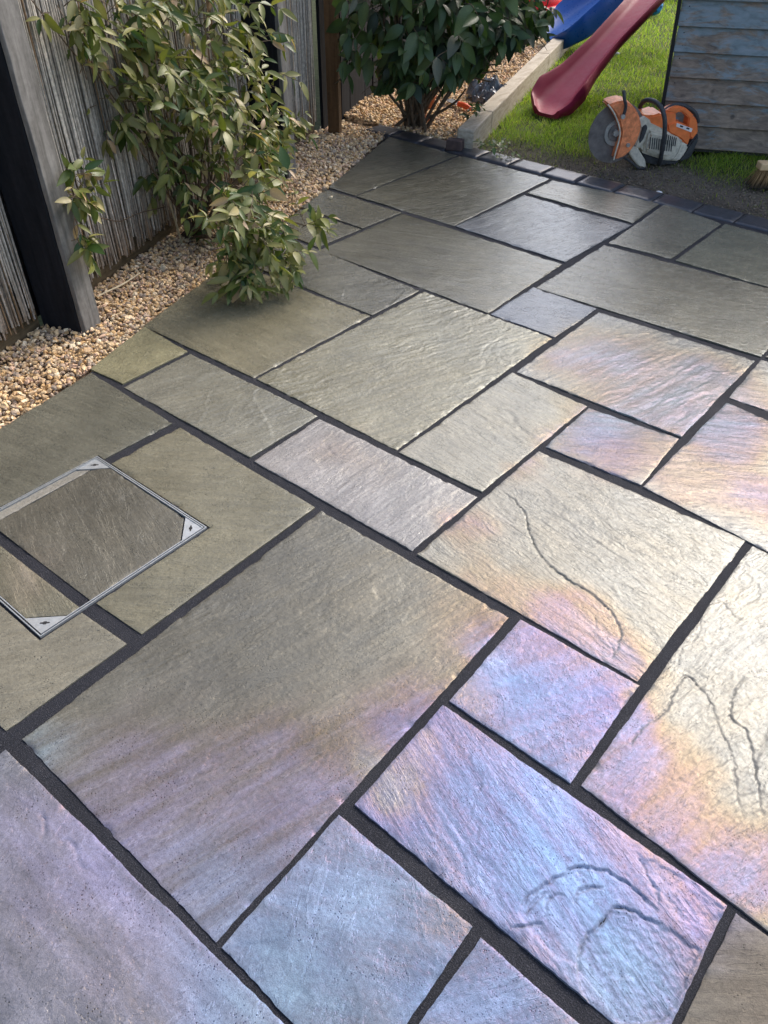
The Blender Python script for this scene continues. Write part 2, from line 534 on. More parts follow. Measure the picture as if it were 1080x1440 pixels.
def scatter_stones(name, pos, size, base, pal, mat, parent=None, rng=RNG, flat=0.62, smooth=False, jit=0.16, tint=(1.08, 0.96, 0.79)):
    n = len(pos)
    B, F = base
    sc = size[:, None] * np.stack([rng.uniform(0.85, 1.4, n), rng.uniform(0.7, 1.05, n), rng.uniform(flat - 0.15, flat + 0.15, n)], 1)
    R = rand_rot(n, rng, 0.35)
    loc = B[None] * (1 + rng.normal(0, jit, (n, len(B), 1))) * sc[:, None, :]
    V = np.einsum('nij,nkj->nki', R, loc) + pos[:, None, :]
    FF = (F[None] + (np.arange(n) * len(B))[:, None, None]).reshape(-1, 3)
    pal = np.array(pal) * np.array(tint)
    c = pal[rng.integers(0, len(pal), n)] * rng.uniform(0.75, 1.2, (n, 1))
    C_ = np.repeat(c, len(B), axis=0)
    return np_mesh(name, V.reshape(-1, 3), FF, mat, parent, cols=C_, smooth=smooth)

PAL_GRAVEL = [(0.62, 0.50, 0.34), (0.55, 0.42, 0.26), (0.70, 0.60, 0.45), (0.48, 0.37, 0.25), (0.58, 0.44, 0.36),
              (0.66, 0.53, 0.36), (0.40, 0.33, 0.28), (0.72, 0.66, 0.54), (0.50, 0.36, 0.20), (0.33, 0.29, 0.26)]
PAL_PATH = [(0.68, 0.58, 0.40), (0.62, 0.50, 0.32), (0.74, 0.66, 0.50), (0.60, 0.50, 0.34), (0.54, 0.44, 0.30), (0.78, 0.72, 0.58)]

def jitter_grid(x0, x1, y0, y1, sp, rng):
    xs = np.arange(x0, x1, sp); ys = np.arange(y0, y1, sp)
    X, Y = np.meshgrid(xs, ys)
    p = np.stack([X.ravel(), Y.ravel()], 1)
    return p + rng.uniform(-0.5, 0.5, p.shape) * sp

def gravel():
    rng = np.random.default_rng(11)
    # near strip beside the patio
    for nm, y0, y1, sp, base, sz in (("gravel", -1.2, 1.05, 0.0122, ICO2, 0.0070), ("gravel", 1.05, 2.68, 0.0140, ICO1, 0.0088)):
        p = jitter_grid(-2.5, -0.4, y0, y1, sp, rng)
        keep = (p[:, 0] > fence_x(p[:, 1]) + 0.0) & (p[:, 0] < gravel_edge_x(p[:, 1]) - 0.004 + 0.008 * gnoise(p[:, 1] * 20, p[:, 1] * 0, 5))
        far = (p[:, 0] > gravel_edge_x(p[:, 1])) & (p[:, 0] < gravel_edge_x(p[:, 1]) + 0.10) & (rng.random(len(p)) < 0.004)
        stray = p[far]
        p = p[keep]
        h = 0.004 * gnoise(p[:, 0] * 9, p[:, 1] * 9, 8)
        z = -0.015 + h + rng.uniform(0, 0.014, len(p))
        p = np.vstack([p, stray]); z = np.concatenate([z, np.full(len(stray), 0.0045)])
        s = sz * rng.uniform(0.55, 1.35, len(p)) * np.where(rng.random(len(p)) < 0.08, 1.5, 1)
        o = scatter_stones(nm, np.column_stack([p, z]), s, base, PAL_GRAVEL, M_GRAVEL, rng=rng)
        tag(o, "tan gravel strip between reed fence and patio, near part beside the first post" if y0 < 0 else
            "tan gravel strip between reed fence and patio, far part past the climbing plant", "gravel", kind="stuff")
    # bed under the shrub and the path beyond
    p = jitter_grid(-5.2, -1.3, 2.6, 5.4, 0.017, rng)
    keep = (p[:, 0] > fence_x(p[:, 1])) & (p[:, 0] < edge_x(p[:, 1]) - 0.115) & (p[:, 1] > SETT_Y1 + 0.005)
    p = p[keep]
    z = -0.008 + rng.uniform(0, 0.013, len(p)) + 0.01 * gnoise(p[:, 0] * 4, p[:, 1] * 4, 9)
    o = scatter_stones("gravel", np.column_stack([p, z]), 0.0105 * rng.uniform(0.65, 1.3, len(p)), ICO1, PAL_GRAVEL, M_GRAVEL, rng=rng)
    tag(o, "gravel under the dark shrub behind the timber edging", "gravel", kind="stuff")
    p = jitter_grid(-7.6, -2.2, 5.4, 12, 0.026, rng)
    keep = (p[:, 0] > fence_x(p[:, 1])) & (p[:, 0] < edge_x(p[:, 1]) - 0.115)
    q = jitter_grid(-4.4, 3.0, BACK_Y + 0.15, BACK_Y + 1.6, 0.03, rng)
    q = q[q[:, 0] > edge_x(q[:, 1]) - 0.1]
    p = np.vstack([p[keep], q])
    z = -0.006 + rng.uniform(0, 0.012, len(p))
    o = scatter_stones("gravel", np.column_stack([p, z]), 0.0165 * rng.uniform(0.65, 1.2, len(p)), ICO1, PAL_PATH, M_GRAVEL, rng=rng)
    tag(o, "sunlit pale gravel path running back beside the lawn", "gravel", kind="stuff")
gravel()

# ------------------------------------------------------------------ lawn, soil
def soil_mask(x, y):
    """1 on worn bare earth next to the setts, 0 in good turf"""
    n = fbm(x * 2.2, y * 2.2, 31, 4)
    lim = np.interp(x, [-1.6, -1.2, -0.9, -0.5, -0.1, 0.3, 1.5], [2.82, 3.02, 3.26, 3.36, 3.32, 3.26, 3.2])
    return smooth01((lim + n * 0.22 - y) / 0.62 + 0.5)

def lawn():
    xs = np.arange(-4.2, 3.6, 0.06); ys = np.arange(SETT_Y1 - 0.03, BACK_Y + 0.05, 0.06)
    X, Y = np.meshgrid(xs, ys, indexing='ij')
    x = X.ravel(); y = Y.ravel()
    sm = soil_mask(x, y)
    z = -0.022 + 0.010 * fbm(x * 3, y * 3, 41, 4)
    soil = np.array([0.095, 0.080, 0.062]); turf = np.array([0.060, 0.075, 0.025])
    wet = smooth01(0.5 + 1.2 * fbm(x * 1.7, y * 1.7, 77, 3))[:, None]
    c = sm[:, None] * (soil * (0.75 + 0.5 * wet)) + (1 - sm[:, None]) * turf
    nx, ny = len(xs), len(ys)
    I = np.arange(nx * ny).reshape(nx, ny)
    F = np.stack([I[:-1, :-1], I[1:, :-1], I[1:, 1:], I[:-1, 1:]], -1).reshape(-1, 4)
    cx = x[F].mean(1); cy = y[F].mean(1)
    F = F[cx > edge_x(cy) + 0.0]
    o = np_mesh("lawn", np.column_stack([x, y, z]), F, M_SOIL, cols=c)
    tag(o, "lawn ground worn to bare brown earth beside the dark setts", "lawn", kind="structure")
    # blades
    rng = np.random.default_rng(5)
    pts = []
    for (y0, y1, sp) in ((2.74, 4.3, 0.0105), (4.3, 6.2, 0.015), (6.2, BACK_Y, 0.021)):
        p = jitter_grid(-4.2, 1.4 if y0 < 4 else 2.6, y0, y1, sp, rng)
        p = p[(p[:, 0] > edge_x(p[:, 1]) + 0.01)]
        # field of view only, with a margin
        d = p - CC[:2]
        cxp = d @ CR[0][:2]; dep = d @ CR[2][:2] - CC[2] * CR[2][2]
        p = p[np.abs(cxp) < 0.62 * dep]
        pts.append((p, sp))
    Vs = []; Cs = []; cnt = 0
    for p, sp in pts:
        clump = fbm(p[:, 0] * 5, p[:, 1] * 5, 51, 3)
        dens = (1 - soil_mask(p[:, 0], p[:, 1])) * np.clip(0.85 + 0.6 * clump, 0.1, 1)
        k = rng.random(len(p)) < dens + 0.045
        p = p[k]; n = len(p)
        sm = soil_mask(p[:, 0], p[:, 1])
        h = rng.uniform(0.018, 0.042, n) * (1 - 0.45 * sm) * (1 + 0.4 * np.clip(clump[k], -0.5, 1))
        w = rng.uniform(0.0010, 0.0019, n) * (sp / 0.0105) ** 0.75
        a = rng.uniform(0, 2 * math.pi, n); b = a + rng.normal(0, 1.0, n)
        dx, dy = np.cos(a), np.sin(a)
        lean = rng.uniform(0.5, 1.5, n) * h
        base = np.column_stack([p, np.full(n, -0.018)])
        side = np.column_stack([-dy, dx, np.zeros(n)]) * w[:, None]
        mid = base + np.column_stack([np.cos(b) * lean * 0.35, np.sin(b) * lean * 0.35, h * 0.6])
        tip = base + np.column_stack([np.cos(b) * lean, np.sin(b) * lean, h])
        V = np.stack([base - side, base + side, mid - side * 0.8, mid + side * 0.8, tip], 1)
        Vs.append(V)
        g = np.array([[0.25, 0.36, 0.042], [0.32, 0.43, 0.06], [0.18, 0.29, 0.036], [0.42, 0.44, 0.11], [0.48, 0.43, 0.19]])
        idx = rng.choice(5, n, p=[0.34, 0.3, 0.2, 0.1, 0.06])
        c = g[idx] * rng.uniform(0.75, 1.2, (n, 1))
        brown = np.array([0.12, 0.10, 0.05])
        c = c * (1 - 0.5 * sm[:, None]) + brown * 0.5 * sm[:, None]
        Cs.append(np.repeat(c, 5, axis=0))
    V = np.concatenate(Vs); n = len(V)
    F0 = np.array([[0, 1, 3], [0, 3, 2], [2, 3, 4]])
    F = (F0[None] + (np.arange(n) * 5)[:, None, None]).reshape(-1, 3)
    o = np_mesh("grass", V.reshape(-1, 3), F, M_GRASS, cols=np.concatenate(Cs), smooth=False)
    tag(o, "short lawn grass, bright in the sun and sparse over bare earth", "grass", kind="stuff")
    # crumbs of soil and grit on the bare patch
    p = jitter_grid(-1.4, 1.0, SETT_Y1, 3.5, 0.016, rng)
    p = p[rng.random(len(p)) < soil_mask(p[:, 0], p[:, 1]) * 0.75]
    s = 0.0035 * rng.uniform(0.4, 1.5, len(p))
    o = scatter_stones("soil_crumbs", np.column_stack([p, np.full(len(p), -0.016) + rng.uniform(0, 0.006, len(p))]), s, ICO1,
                       [(0.10, 0.085, 0.07), (0.14, 0.12, 0.10), (0.08, 0.07, 0.055), (0.2, 0.18, 0.155)], M_GRAVEL, rng=rng)
    tag(o, "loose crumbs of earth and grit on the bare patch by the setts", "soil", kind="stuff")
lawn()

# ------------------------------------------------------------------ patio
def joint_bed():
    # dark jointing compound: one sheet just below the slab tops, cut along the gravel edge
    pts = []
    ys = np.linspace(-3.2, SETT_Y1 - 0.004, 150)
    n = 120
    V = []
    for y in ys:
        x0 = gravel_edge_x(y) + 0.012 if y > -0.37 else gravel_edge_x(-0.37) + 0.012 + (y + 0.37) * -1.4
        xs = x0 + (3.2 - x0) * np.linspace(0, 1, n)
        for x in xs: V.append((x, y, 0))
    V = np.array(V)
    V[:, 2] = -0.0044 + 0.0012 * fbm(V[:, 0] * 14, V[:, 1] * 14, 61, 3)
    F = [(i * n + k, i * n + k + 1, (i + 1) * n + k + 1, (i + 1) * n + k) for i in range(len(ys) - 1) for k in range(n - 1)]
    o = np_mesh("patio", V, F, M_MORTAR)
    tag(o, "riven sandstone patio with dark grey joints", "patio", kind="structure")
    return o
PATIO = joint_bed()

OLIVE = (0.112, 0.108, 0.088); GREY = (0.108, 0.105, 0.094); DARK = (0.105, 0.103, 0.088); CREAM = (0.20, 0.19, 0.168)
LILAC = (0.27, 0.25, 0.40); BLUE = (0.24, 0.31, 0.44); CYAN = (0.23, 0.32, 0.33); PINK = (0.38, 0.30, 0.29)
LGREY = (0.24, 0.235, 0.235); BROWN = (0.135, 0.118, 0.10); TAN = (0.20, 0.18, 0.13)

# clouds of sheen colour painted into the stone and its film: photo place, radius (photo px), colour, strength
SHEEN_CLOUDS = [
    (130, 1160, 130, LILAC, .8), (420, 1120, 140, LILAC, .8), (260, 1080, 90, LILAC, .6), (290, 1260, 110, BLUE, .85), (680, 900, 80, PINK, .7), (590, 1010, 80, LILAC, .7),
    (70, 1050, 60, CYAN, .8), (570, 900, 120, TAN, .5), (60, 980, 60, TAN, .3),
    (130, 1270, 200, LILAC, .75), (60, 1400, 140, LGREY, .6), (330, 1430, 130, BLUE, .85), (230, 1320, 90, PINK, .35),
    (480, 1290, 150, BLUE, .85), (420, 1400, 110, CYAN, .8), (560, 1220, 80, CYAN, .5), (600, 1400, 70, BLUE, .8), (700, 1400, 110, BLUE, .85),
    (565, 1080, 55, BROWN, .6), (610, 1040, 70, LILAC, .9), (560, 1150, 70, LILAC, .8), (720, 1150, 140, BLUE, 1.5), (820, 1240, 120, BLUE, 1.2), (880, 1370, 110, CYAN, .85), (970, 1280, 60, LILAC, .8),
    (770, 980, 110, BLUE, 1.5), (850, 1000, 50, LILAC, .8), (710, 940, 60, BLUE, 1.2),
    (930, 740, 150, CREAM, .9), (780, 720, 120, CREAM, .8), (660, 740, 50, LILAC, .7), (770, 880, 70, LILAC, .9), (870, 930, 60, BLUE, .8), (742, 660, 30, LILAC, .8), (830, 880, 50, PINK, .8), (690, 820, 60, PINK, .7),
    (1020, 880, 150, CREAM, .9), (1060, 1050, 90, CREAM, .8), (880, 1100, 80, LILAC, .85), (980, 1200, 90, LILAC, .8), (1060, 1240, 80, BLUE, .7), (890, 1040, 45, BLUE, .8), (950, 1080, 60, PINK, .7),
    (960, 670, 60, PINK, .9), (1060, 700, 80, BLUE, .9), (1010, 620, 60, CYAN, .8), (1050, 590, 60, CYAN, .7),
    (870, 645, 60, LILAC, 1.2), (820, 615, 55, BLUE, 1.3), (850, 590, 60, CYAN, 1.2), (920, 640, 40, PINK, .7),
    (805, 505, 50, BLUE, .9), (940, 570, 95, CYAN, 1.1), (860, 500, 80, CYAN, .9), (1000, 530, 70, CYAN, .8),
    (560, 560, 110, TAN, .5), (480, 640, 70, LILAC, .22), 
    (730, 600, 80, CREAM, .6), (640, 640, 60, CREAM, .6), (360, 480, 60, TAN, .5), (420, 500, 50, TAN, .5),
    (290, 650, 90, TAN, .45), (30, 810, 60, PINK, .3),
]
FILM = {LILAC: 203., BLUE: 217., CYAN: 238., PINK: 174., CREAM: 104., TAN: 112., LGREY: 75., BROWN: 30.}
FK = {LILAC: 1.0, BLUE: 1.0, CYAN: .85, PINK: .7, CREAM: .20, TAN: .2, LGREY: .2, BROWN: .1}
SHEEN_CLOUDW = []
for (x, y, r, c, s) in SHEEN_CLOUDS:
    p = G(x, y); q = G(x + r, y)
    SHEEN_CLOUDW.append((p[0], p[1], np.linalg.norm(q - p), np.array(c), s, FILM[c], FK[c]))

TINT = 0.32
def stone_cols(x, y, base, seed, ang, iso=False):
    ca, sa = math.cos(ang), math.sin(ang)
    a = x * ca + y * sa; b = -x * sa + y * ca
    bc = np.array(base, float)
    if bc[2] > bc[0] * 1.05: bc = 0.34 * bc + 0.50 * np.array([0.080, 0.083, 0.088])  # bluish slab bases also carry painted sheen, toned down here
    else: bc = bc * np.array([0.97, 0.935, 0.83])
    c = np.tile(bc, (len(x), 1))
    wx = x + 0.05 * fbm(x * 5, y * 5, seed + 3, 4); wy = y + 0.05 * fbm(x * 5, y * 5, seed + 9, 4)
    streak = fbm(a * 4, b * 38, seed + 21, 4)
    film = np.full(len(x), 97.0 + (seed * 7919 % 23) - 11)
    fw = np.full(len(x), 0.22); film = film * fw; fk = np.zeros(len(x))
    for (px, py, r, cc, s, fv, kv) in SHEEN_CLOUDW:
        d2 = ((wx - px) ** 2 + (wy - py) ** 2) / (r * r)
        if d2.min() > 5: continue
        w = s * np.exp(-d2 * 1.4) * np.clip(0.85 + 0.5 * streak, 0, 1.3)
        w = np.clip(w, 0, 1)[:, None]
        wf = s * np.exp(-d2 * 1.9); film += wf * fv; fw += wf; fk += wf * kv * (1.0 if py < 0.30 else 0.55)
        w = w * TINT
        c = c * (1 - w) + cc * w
    c *= (1 + 0.07 * streak + 0.13 * fbm(x * 3, y * 3, seed + 33, 4))[:, None]
    film = film / fw + 7 * streak + 9 * fbm(x * 6, y * 6, seed + 61, 3)
    fk = FILM_IOR0 + (FILM_IOR1 - FILM_IOR0) * np.clip(fk / fw, 0, 1) ** 3.0
    return np.clip(c, 0.02, 0.8), (film, fk), np.column_stack([a * (2.6 if iso else 1.0), b * (0.30 if iso else 1.0), np.full(len(x), seed * 0.37)])

# carved features: photo polyline, depth (mm), half width (mm), step (mm, left side raised)
CRACKS = [
    ([(695, 683), (722, 703), (738, 722), (744, 748), (763, 785), (795, 812), (835, 838), (860, 862), (872, 888), (868, 912), (856, 932)], 3.2, 3.0, 1.8),
    ([(720, 690), (760, 715), (800, 735), (850, 770), (900, 800)], 0.8, 3.0, 0.6),
    ([(690, 720), (730, 760), (770, 790), (830, 850), (890, 900)], 0.6, 3.0, -0.5),
    ([(810, 848), (832, 862), (838, 882), (828, 890)], 1.0, 2.5, 0.8), ([(848, 893), (862, 912), (860, 925)], 1.6, 2.5, 0.8),
    ([(880, 1036), (886, 1046), (905, 1022), (935, 1000), (952, 968), (966, 950), (982, 965), (1000, 990), (1012, 1025), (1032, 1070), (1036, 1120), (1048, 1160)], 2.6, 3.2, -1.8),
    ([(1058, 945), (1040, 962), (1030, 985), (1028, 1010), (1050, 1030), (1062, 1085), (1075, 1180)], 2.4, 3.0, 1.5),
    ([(985, 860), (1000, 848), (1014, 846), (1026, 858), (1036, 870), (1046, 866)], 1.3, 2.4, 0.8),
    ([(985, 862), (984, 885), (975, 900), (958, 915), (952, 945)], 0.9, 2.5, 0.6),
    ([(715, 1306), (735, 1303), (768, 1298)], 4.0, 2.6, 1.0),
    ([(728, 1282), (742, 1262), (765, 1246), (790, 1230), (812, 1220), (838, 1222), (870, 1235), (905, 1262), (925, 1280)], 3.6, 2.8, 2.2),
    ([(738, 1290), (744, 1276), (756, 1264), (775, 1252)], 2.4, 2.4, 1.0), ([(765, 1285), (768, 1270), (780, 1258), (796, 1260)], 2.4, 2.4, 1.2),
    ([(809, 1277), (812, 1255), (826, 1249), (855, 1247)], 3.4, 3.0, 1.8),
    ([(818, 1395), (812, 1360), (818, 1330), (832, 1310), (848, 1296), (858, 1280), (880, 1278), (905, 1290), (950, 1310)], 3.6, 3.2, 2.4),
    ([(892, 1200), (905, 1222), (918, 1245), (926, 1255), (922, 1280)], 3.0, 2.6, 1.4),
    ([(840, 1400), (880, 1370), (930, 1345), (960, 1330)], 0.8, 4.0, -1.4),
    ([(660, 1110), (675, 1105), (662, 1140), (672, 1165), (668, 1195)], 0.8, 3.0, 0.8),
    ([(56, 1140), (63, 1155), (62, 1175), (55, 1185)], 2.6, 2.6, 1.0), ([(84, 1195), (92, 1180), (106, 1192), (112, 1215), (126, 1222)], 2.2, 2.4, 1.0),
    ([(675, 500), (684, 487), (700, 478), (716, 470)], 1.2, 4.0, 1.0), ([(700, 480), (690, 495), (705, 505), (728, 512)], 1.0, 3.5, 0.9), ([(672, 520), (690, 510), (716, 520)], 0.8, 3.5, 0.8),
    ([(690, 572), (718, 580), (728, 598), (755, 615)], 1.4, 3.0, 1.0), ([(660, 578), (685, 592), (700, 610), (740, 632)], 1.0, 3.0, 0.8),
    ([(296, 545), (290, 565), (290, 578), (276, 598)], 0.2, 4.0, -1.6), ([(362, 542), (356, 560), (366, 577), (378, 600), (384, 622)], 0.2, 4.0, -1.8),
    ([(488, 412), (485, 403), (478, 425)], 0.2, 4.0, -1.2), ([(540, 437), (562, 418), (572, 408)], 0.2, 4.5, -1.8),
    ([(910, 590), (925, 570), (955, 555), (985, 545), (1015, 525), (1028, 520)], 0.2, 5.0, -2.6), ([(930, 566), (970, 552), (1000, 535)], 0.2, 4.0, -1.5),
    ([(828, 555), (850, 530), (880, 510), (915, 490)], 0.2, 4.0, -1.2), ([(850, 478), (880, 470), (925, 468)], 0.2, 4.0, -1.3),
    ([(845, 410), (880, 405), (920, 412), (960, 415)], 0.2, 6.0, -1.6), ([(930, 423), (955, 430), (972, 442)], 0.2, 6.0, -1.6), ([(1005, 430), (1040, 437), (1080, 440)], 0.2, 6.0, -1.6),
    ([(1000, 448), (1040, 452), (1080, 452)], 0.2, 6.0, -1.4), ([(820, 395), (860, 403), (900, 408)], 0.2, 5.0, -1.2), ([(577, 288), (582, 272), (588, 256)], 0.2, 6.0, -1.4), ([(580, 294), (610, 290), (650, 284)], 0.2, 6.0, -1.2),
    ([(20, 720), (22, 745), (35, 765), (42, 780)], 0.3, 3.0, -1.5), ([(84, 715), (80, 735), (88, 760), (90, 780)], 0.3, 3.0, -1.5), ([(28, 785), (34, 805), (46, 825)], 0.3, 3.0, -1.2),
    ([(130, 745), (140, 760), (148, 785)], 1.2, 3.0, 0.6), ([(440, 640), (452, 668), (430, 676)], 0.4, 3.0, -1.2), ([(455, 620), (470, 640), (484, 642)], 0.8, 3.0, 1.2),
    ([(460, 705), (500, 670), (530, 650)], 0.3, 3.5, -1.0), ([(395, 830), (430, 815), (455, 800)], 0.6, 2.5, 0.7), ([(420, 860), (450, 845), (462, 830)], 0.6, 2.5, 0.7),
]
CRACKW = []
for pl, dep, hw, st in CRACKS:
    P = resample([G(*p) for p in pl], len(pl) * 4)[:, :2]
    k = np.arange(len(P))
    P[:, 0] += 0.0016 * gnoise(k * 0.61, k * 0.0, 12); P[:, 1] += 0.0016 * gnoise(k * 0.61, k * 0.0 + 5, 13)
    CRACKW.append((P, dep * 1e-3, hw * 1e-3, st * 1e-3))

# flakes that have come away: photo outline, drop (mm), grain (mm)
FLAKES = [
    ([(728, 1282), (742, 1262), (765, 1246), (790, 1230), (812, 1220), (838, 1222), (870, 1235), (905, 1262), (925, 1280), (905, 1290), (858, 1280), (832, 1310), (818, 1330), (812, 1362), (780, 1345), (745, 1310)], -1.3, 0.5),
    ([(812, 1362), (818, 1330), (832, 1310), (858, 1280), (905, 1290), (950, 1312), (985, 1335), (960, 1395), (930, 1440), (850, 1440), (818, 1400)], -2.4, 0.8),
    ([(895, 1200), (926, 1255), (955, 1290), (1000, 1310), (1016, 1275), (960, 1232)], -1.4, 0.9),
    ([(1055, 940), (1040, 962), (1030, 985), (1012, 1025), (1032, 1070), (1062, 1085), (1085, 1000)], -0.9, 0.4),
    ([(690, 572), (718, 580), (728, 598), (755, 615), (800, 600), (770, 560)], 0.8, 0.2),
]
FLAKEW = [(np.array([G(*p)[:2] for p in pl]), dz * 1e-3, gr * 1e-3) for pl, dz, gr in FLAKES]

def flake(x, y, h):
    for P, dz, gr in FLAKEW:
        lo = P.min(0) - 0.01; hi = P.max(0) + 0.01
        k = np.nonzero((x > lo[0]) & (x < hi[0]) & (y > lo[1]) & (y < hi[1]))[0]
        if len(k) == 0: continue
        qx = x[k] + 0.004 * fbm(x[k] * 45, y[k] * 45, 81, 3); qy = y[k] + 0.004 * fbm(x[k] * 45, y[k] * 45, 82, 3)
        ins = np.zeros(len(k), bool); dd = np.full(len(k), 9.0)
        n = len(P)
        for i in range(n):
            a = P[i]; b = P[(i + 1) % n]
            c = ((a[1] > qy) != (b[1] > qy)) & (qx < (b[0] - a[0]) * (qy - a[1]) / (b[1] - a[1] + 1e-12) + a[0])
            ins ^= c
            e = b - a; t = np.clip(((qx - a[0]) * e[0] + (qy - a[1]) * e[1]) / (e @ e), 0, 1)
            dd = np.minimum(dd, np.hypot(qx - a[0] - t * e[0], qy - a[1] - t * e[1]))
        f_ = smooth01(np.where(ins, dd, -dd) / 0.0035 + 0.5)
        h[k] = h[k] * (1 - 0.55 * f_) + f_ * (dz + gr * fbm(qx * 70, qy * 70, 83, 4, 0.6))
    return h

def carve(x, y, h, mind):
    h = flake(x, y, h)
    for P, dep, hw, st in CRACKW:
        hw = max(hw * 0.55, mind * 0.9); dep = dep * 1.35; st = st * 1.2
        lo = P.min(0) - 0.06; hi = P.max(0) + 0.06
        k = np.nonzero((x > lo[0]) & (x < hi[0]) & (y > lo[1]) & (y < hi[1]))[0]
        if len(k) == 0: continue
        qx = x[k] + 0.003 * fbm(x[k] * 60, y[k] * 60, 71, 3); qy = y[k] + 0.003 * fbm(x[k] * 60, y[k] * 60, 72, 3)
        best = np.full(len(k), 9.0); side = np.zeros(len(k)); tpar = np.zeros(len(k))
        n = len(P) - 1
        for i in range(n):
            a = P[i]; d = P[i + 1] - a; L2 = d @ d + 1e-12
            t = np.clip(((qx - a[0]) * d[0] + (qy - a[1]) * d[1]) / L2, 0, 1)
            ex = qx - a[0] - t * d[0]; ey = qy - a[1] - t * d[1]
            dd = ex * ex + ey * ey
            mk = dd < best
            best[mk] = dd[mk]; side[mk] = np.sign(d[0] * ey[mk] - d[1] * ex[mk]); tpar[mk] = (i + t[mk]) / n
        d = np.sqrt(best)
        fade = smooth01(np.minimum(tpar, 1 - tpar) * 7)
        fade = fade * (0.75 + 0.5 * gnoise(tpar * 9, tpar * 0 + 2, 5))
        h[k] -= fade * dep * np.exp(-(d / hw) ** 2)
        if dep < 0.0008:
            h[k] += fade * 0.0015 * np.exp(-(d / max(0.0026, mind)) ** 2)
        sd = np.tanh(side * d / (hw * 0.6))
        h[k] += fade * st * 0.28 * sd * np.exp(-(d / 0.045))
    return h

def riven(x, y, ang, seed, amp, res, ratio=5.0, steps=4, rough=1.0):
    ca, sa = math.cos(ang), math.sin(ang)
    wx = x + 0.02 * fbm(x * 7, y * 7, seed + 1, 3); wy = y + 0.02 * fbm(x * 7, y * 7, seed + 2, 3)
    a = wx * ca + wy * sa; b = -wx * sa + wy * ca
    low = fbm(a * 1.6, b * 3.2, seed + 5, 3)
    st = fbm(a * 7, b * 7 * ratio, seed + 6, 4, 0.55)
    md = fbm(x * 16, y * 16, seed + 7, 4, 0.55)
    gsrc = low * steps * 0.9 + fbm(a * 5, b * 5 * ratio * 0.7, seed + 8, 4) * 0.55
    fl = np.floor(gsrc); fr = gsrc - fl
    terr = fl + smooth01((fr - 0.5) / (0.07 + res * 6) + 0.5)
    gate = smooth01(0.35 + 1.1 * gnoise(x * 3.1, y * 3.1, seed + 40))
    h = 0.0006 * low + 0.0007 * terr * gate * rough + amp * 0.00042 * st * (0.4 + gate) + 0.00026 * rough * md
    rid = (1 - np.abs(np.clip(fbm(a * 4.2, b * 4.2 * ratio * 0.8, seed + 13, 4, 0.6) * 1.3, -1, 1))) ** 7
    if res < 0.008:
        rid2 = (1 - np.abs(np.clip(fbm(a * 9.5, b * 9.5 * ratio * 0.8, seed + 15, 4, 0.65) * 1.4, -1, 1))) ** 9
        h = h + amp * 0.00055 * rid2 * smooth01(0.5 + 0.9 * gnoise(x * 4.1, y * 4.1, seed + 47))
    h = h + amp * 0.0010 * rid * smooth01(0.45 + 0.9 * gnoise(x * 2.3, y * 2.3, seed + 44))
    if res < 0.008:
        h += 0.00022 * rough * fbm(x * 90, y * 90, seed + 11, 2)
    return h

def img_angle(x, y, dx, dy):
    a = G(x - dx / 2, y - dy / 2); b = G(x + dx / 2, y + dy / 2)
    return math.atan2(b[1] - a[1], b[0] - a[0])

def edge_profile(x, y, d, h, seed):
    """worn, slightly chipped arris"""
    w = 0.0035 * (1 + 0.6 * gnoise(x * 40, y * 40, seed + 50)) + 0.0025
    k = 1 - np.clip(d / w, 0, 1)
    h = h - 0.0009 * k ** 1.6
    chip = np.clip(gnoise(x * 26, y * 26, seed + 55) - 0.30, 0, 1) * 0.014
    h = h - chip * np.exp(-d / 0.008) * 0.6
    return h

def slab_res(c):
    d = np.linalg.norm(np.array([c[0], c[1], 0]) - CC)
    return float(np.clip(0.0034 * (d / 1.6) ** 1.25, 0.0034, 0.016))

def inset(poly, d):
    out = []
    n = len(poly)
    A = sum(poly[i][0] * poly[(i + 1) % n][1] - poly[(i + 1) % n][0] * poly[i][1] for i in range(n))
    sg = 1 if A > 0 else -1
    lines = []
    for i in range(n):
        a = poly[i]; b = poly[(i + 1) % n]; e = (b - a) / np.linalg.norm(b - a)
        nn = np.array([-e[1], e[0]]) * sg
        lines.append((a + nn * d, e))
    for i in range(n):
        (p, e), (q, g) = lines[i - 1], lines[i]
        t = np.linalg.solve(np.array([[e[0], -g[0]], [e[1], -g[1]]]), q - p)
        out.append(p + e * t[0])
    return out

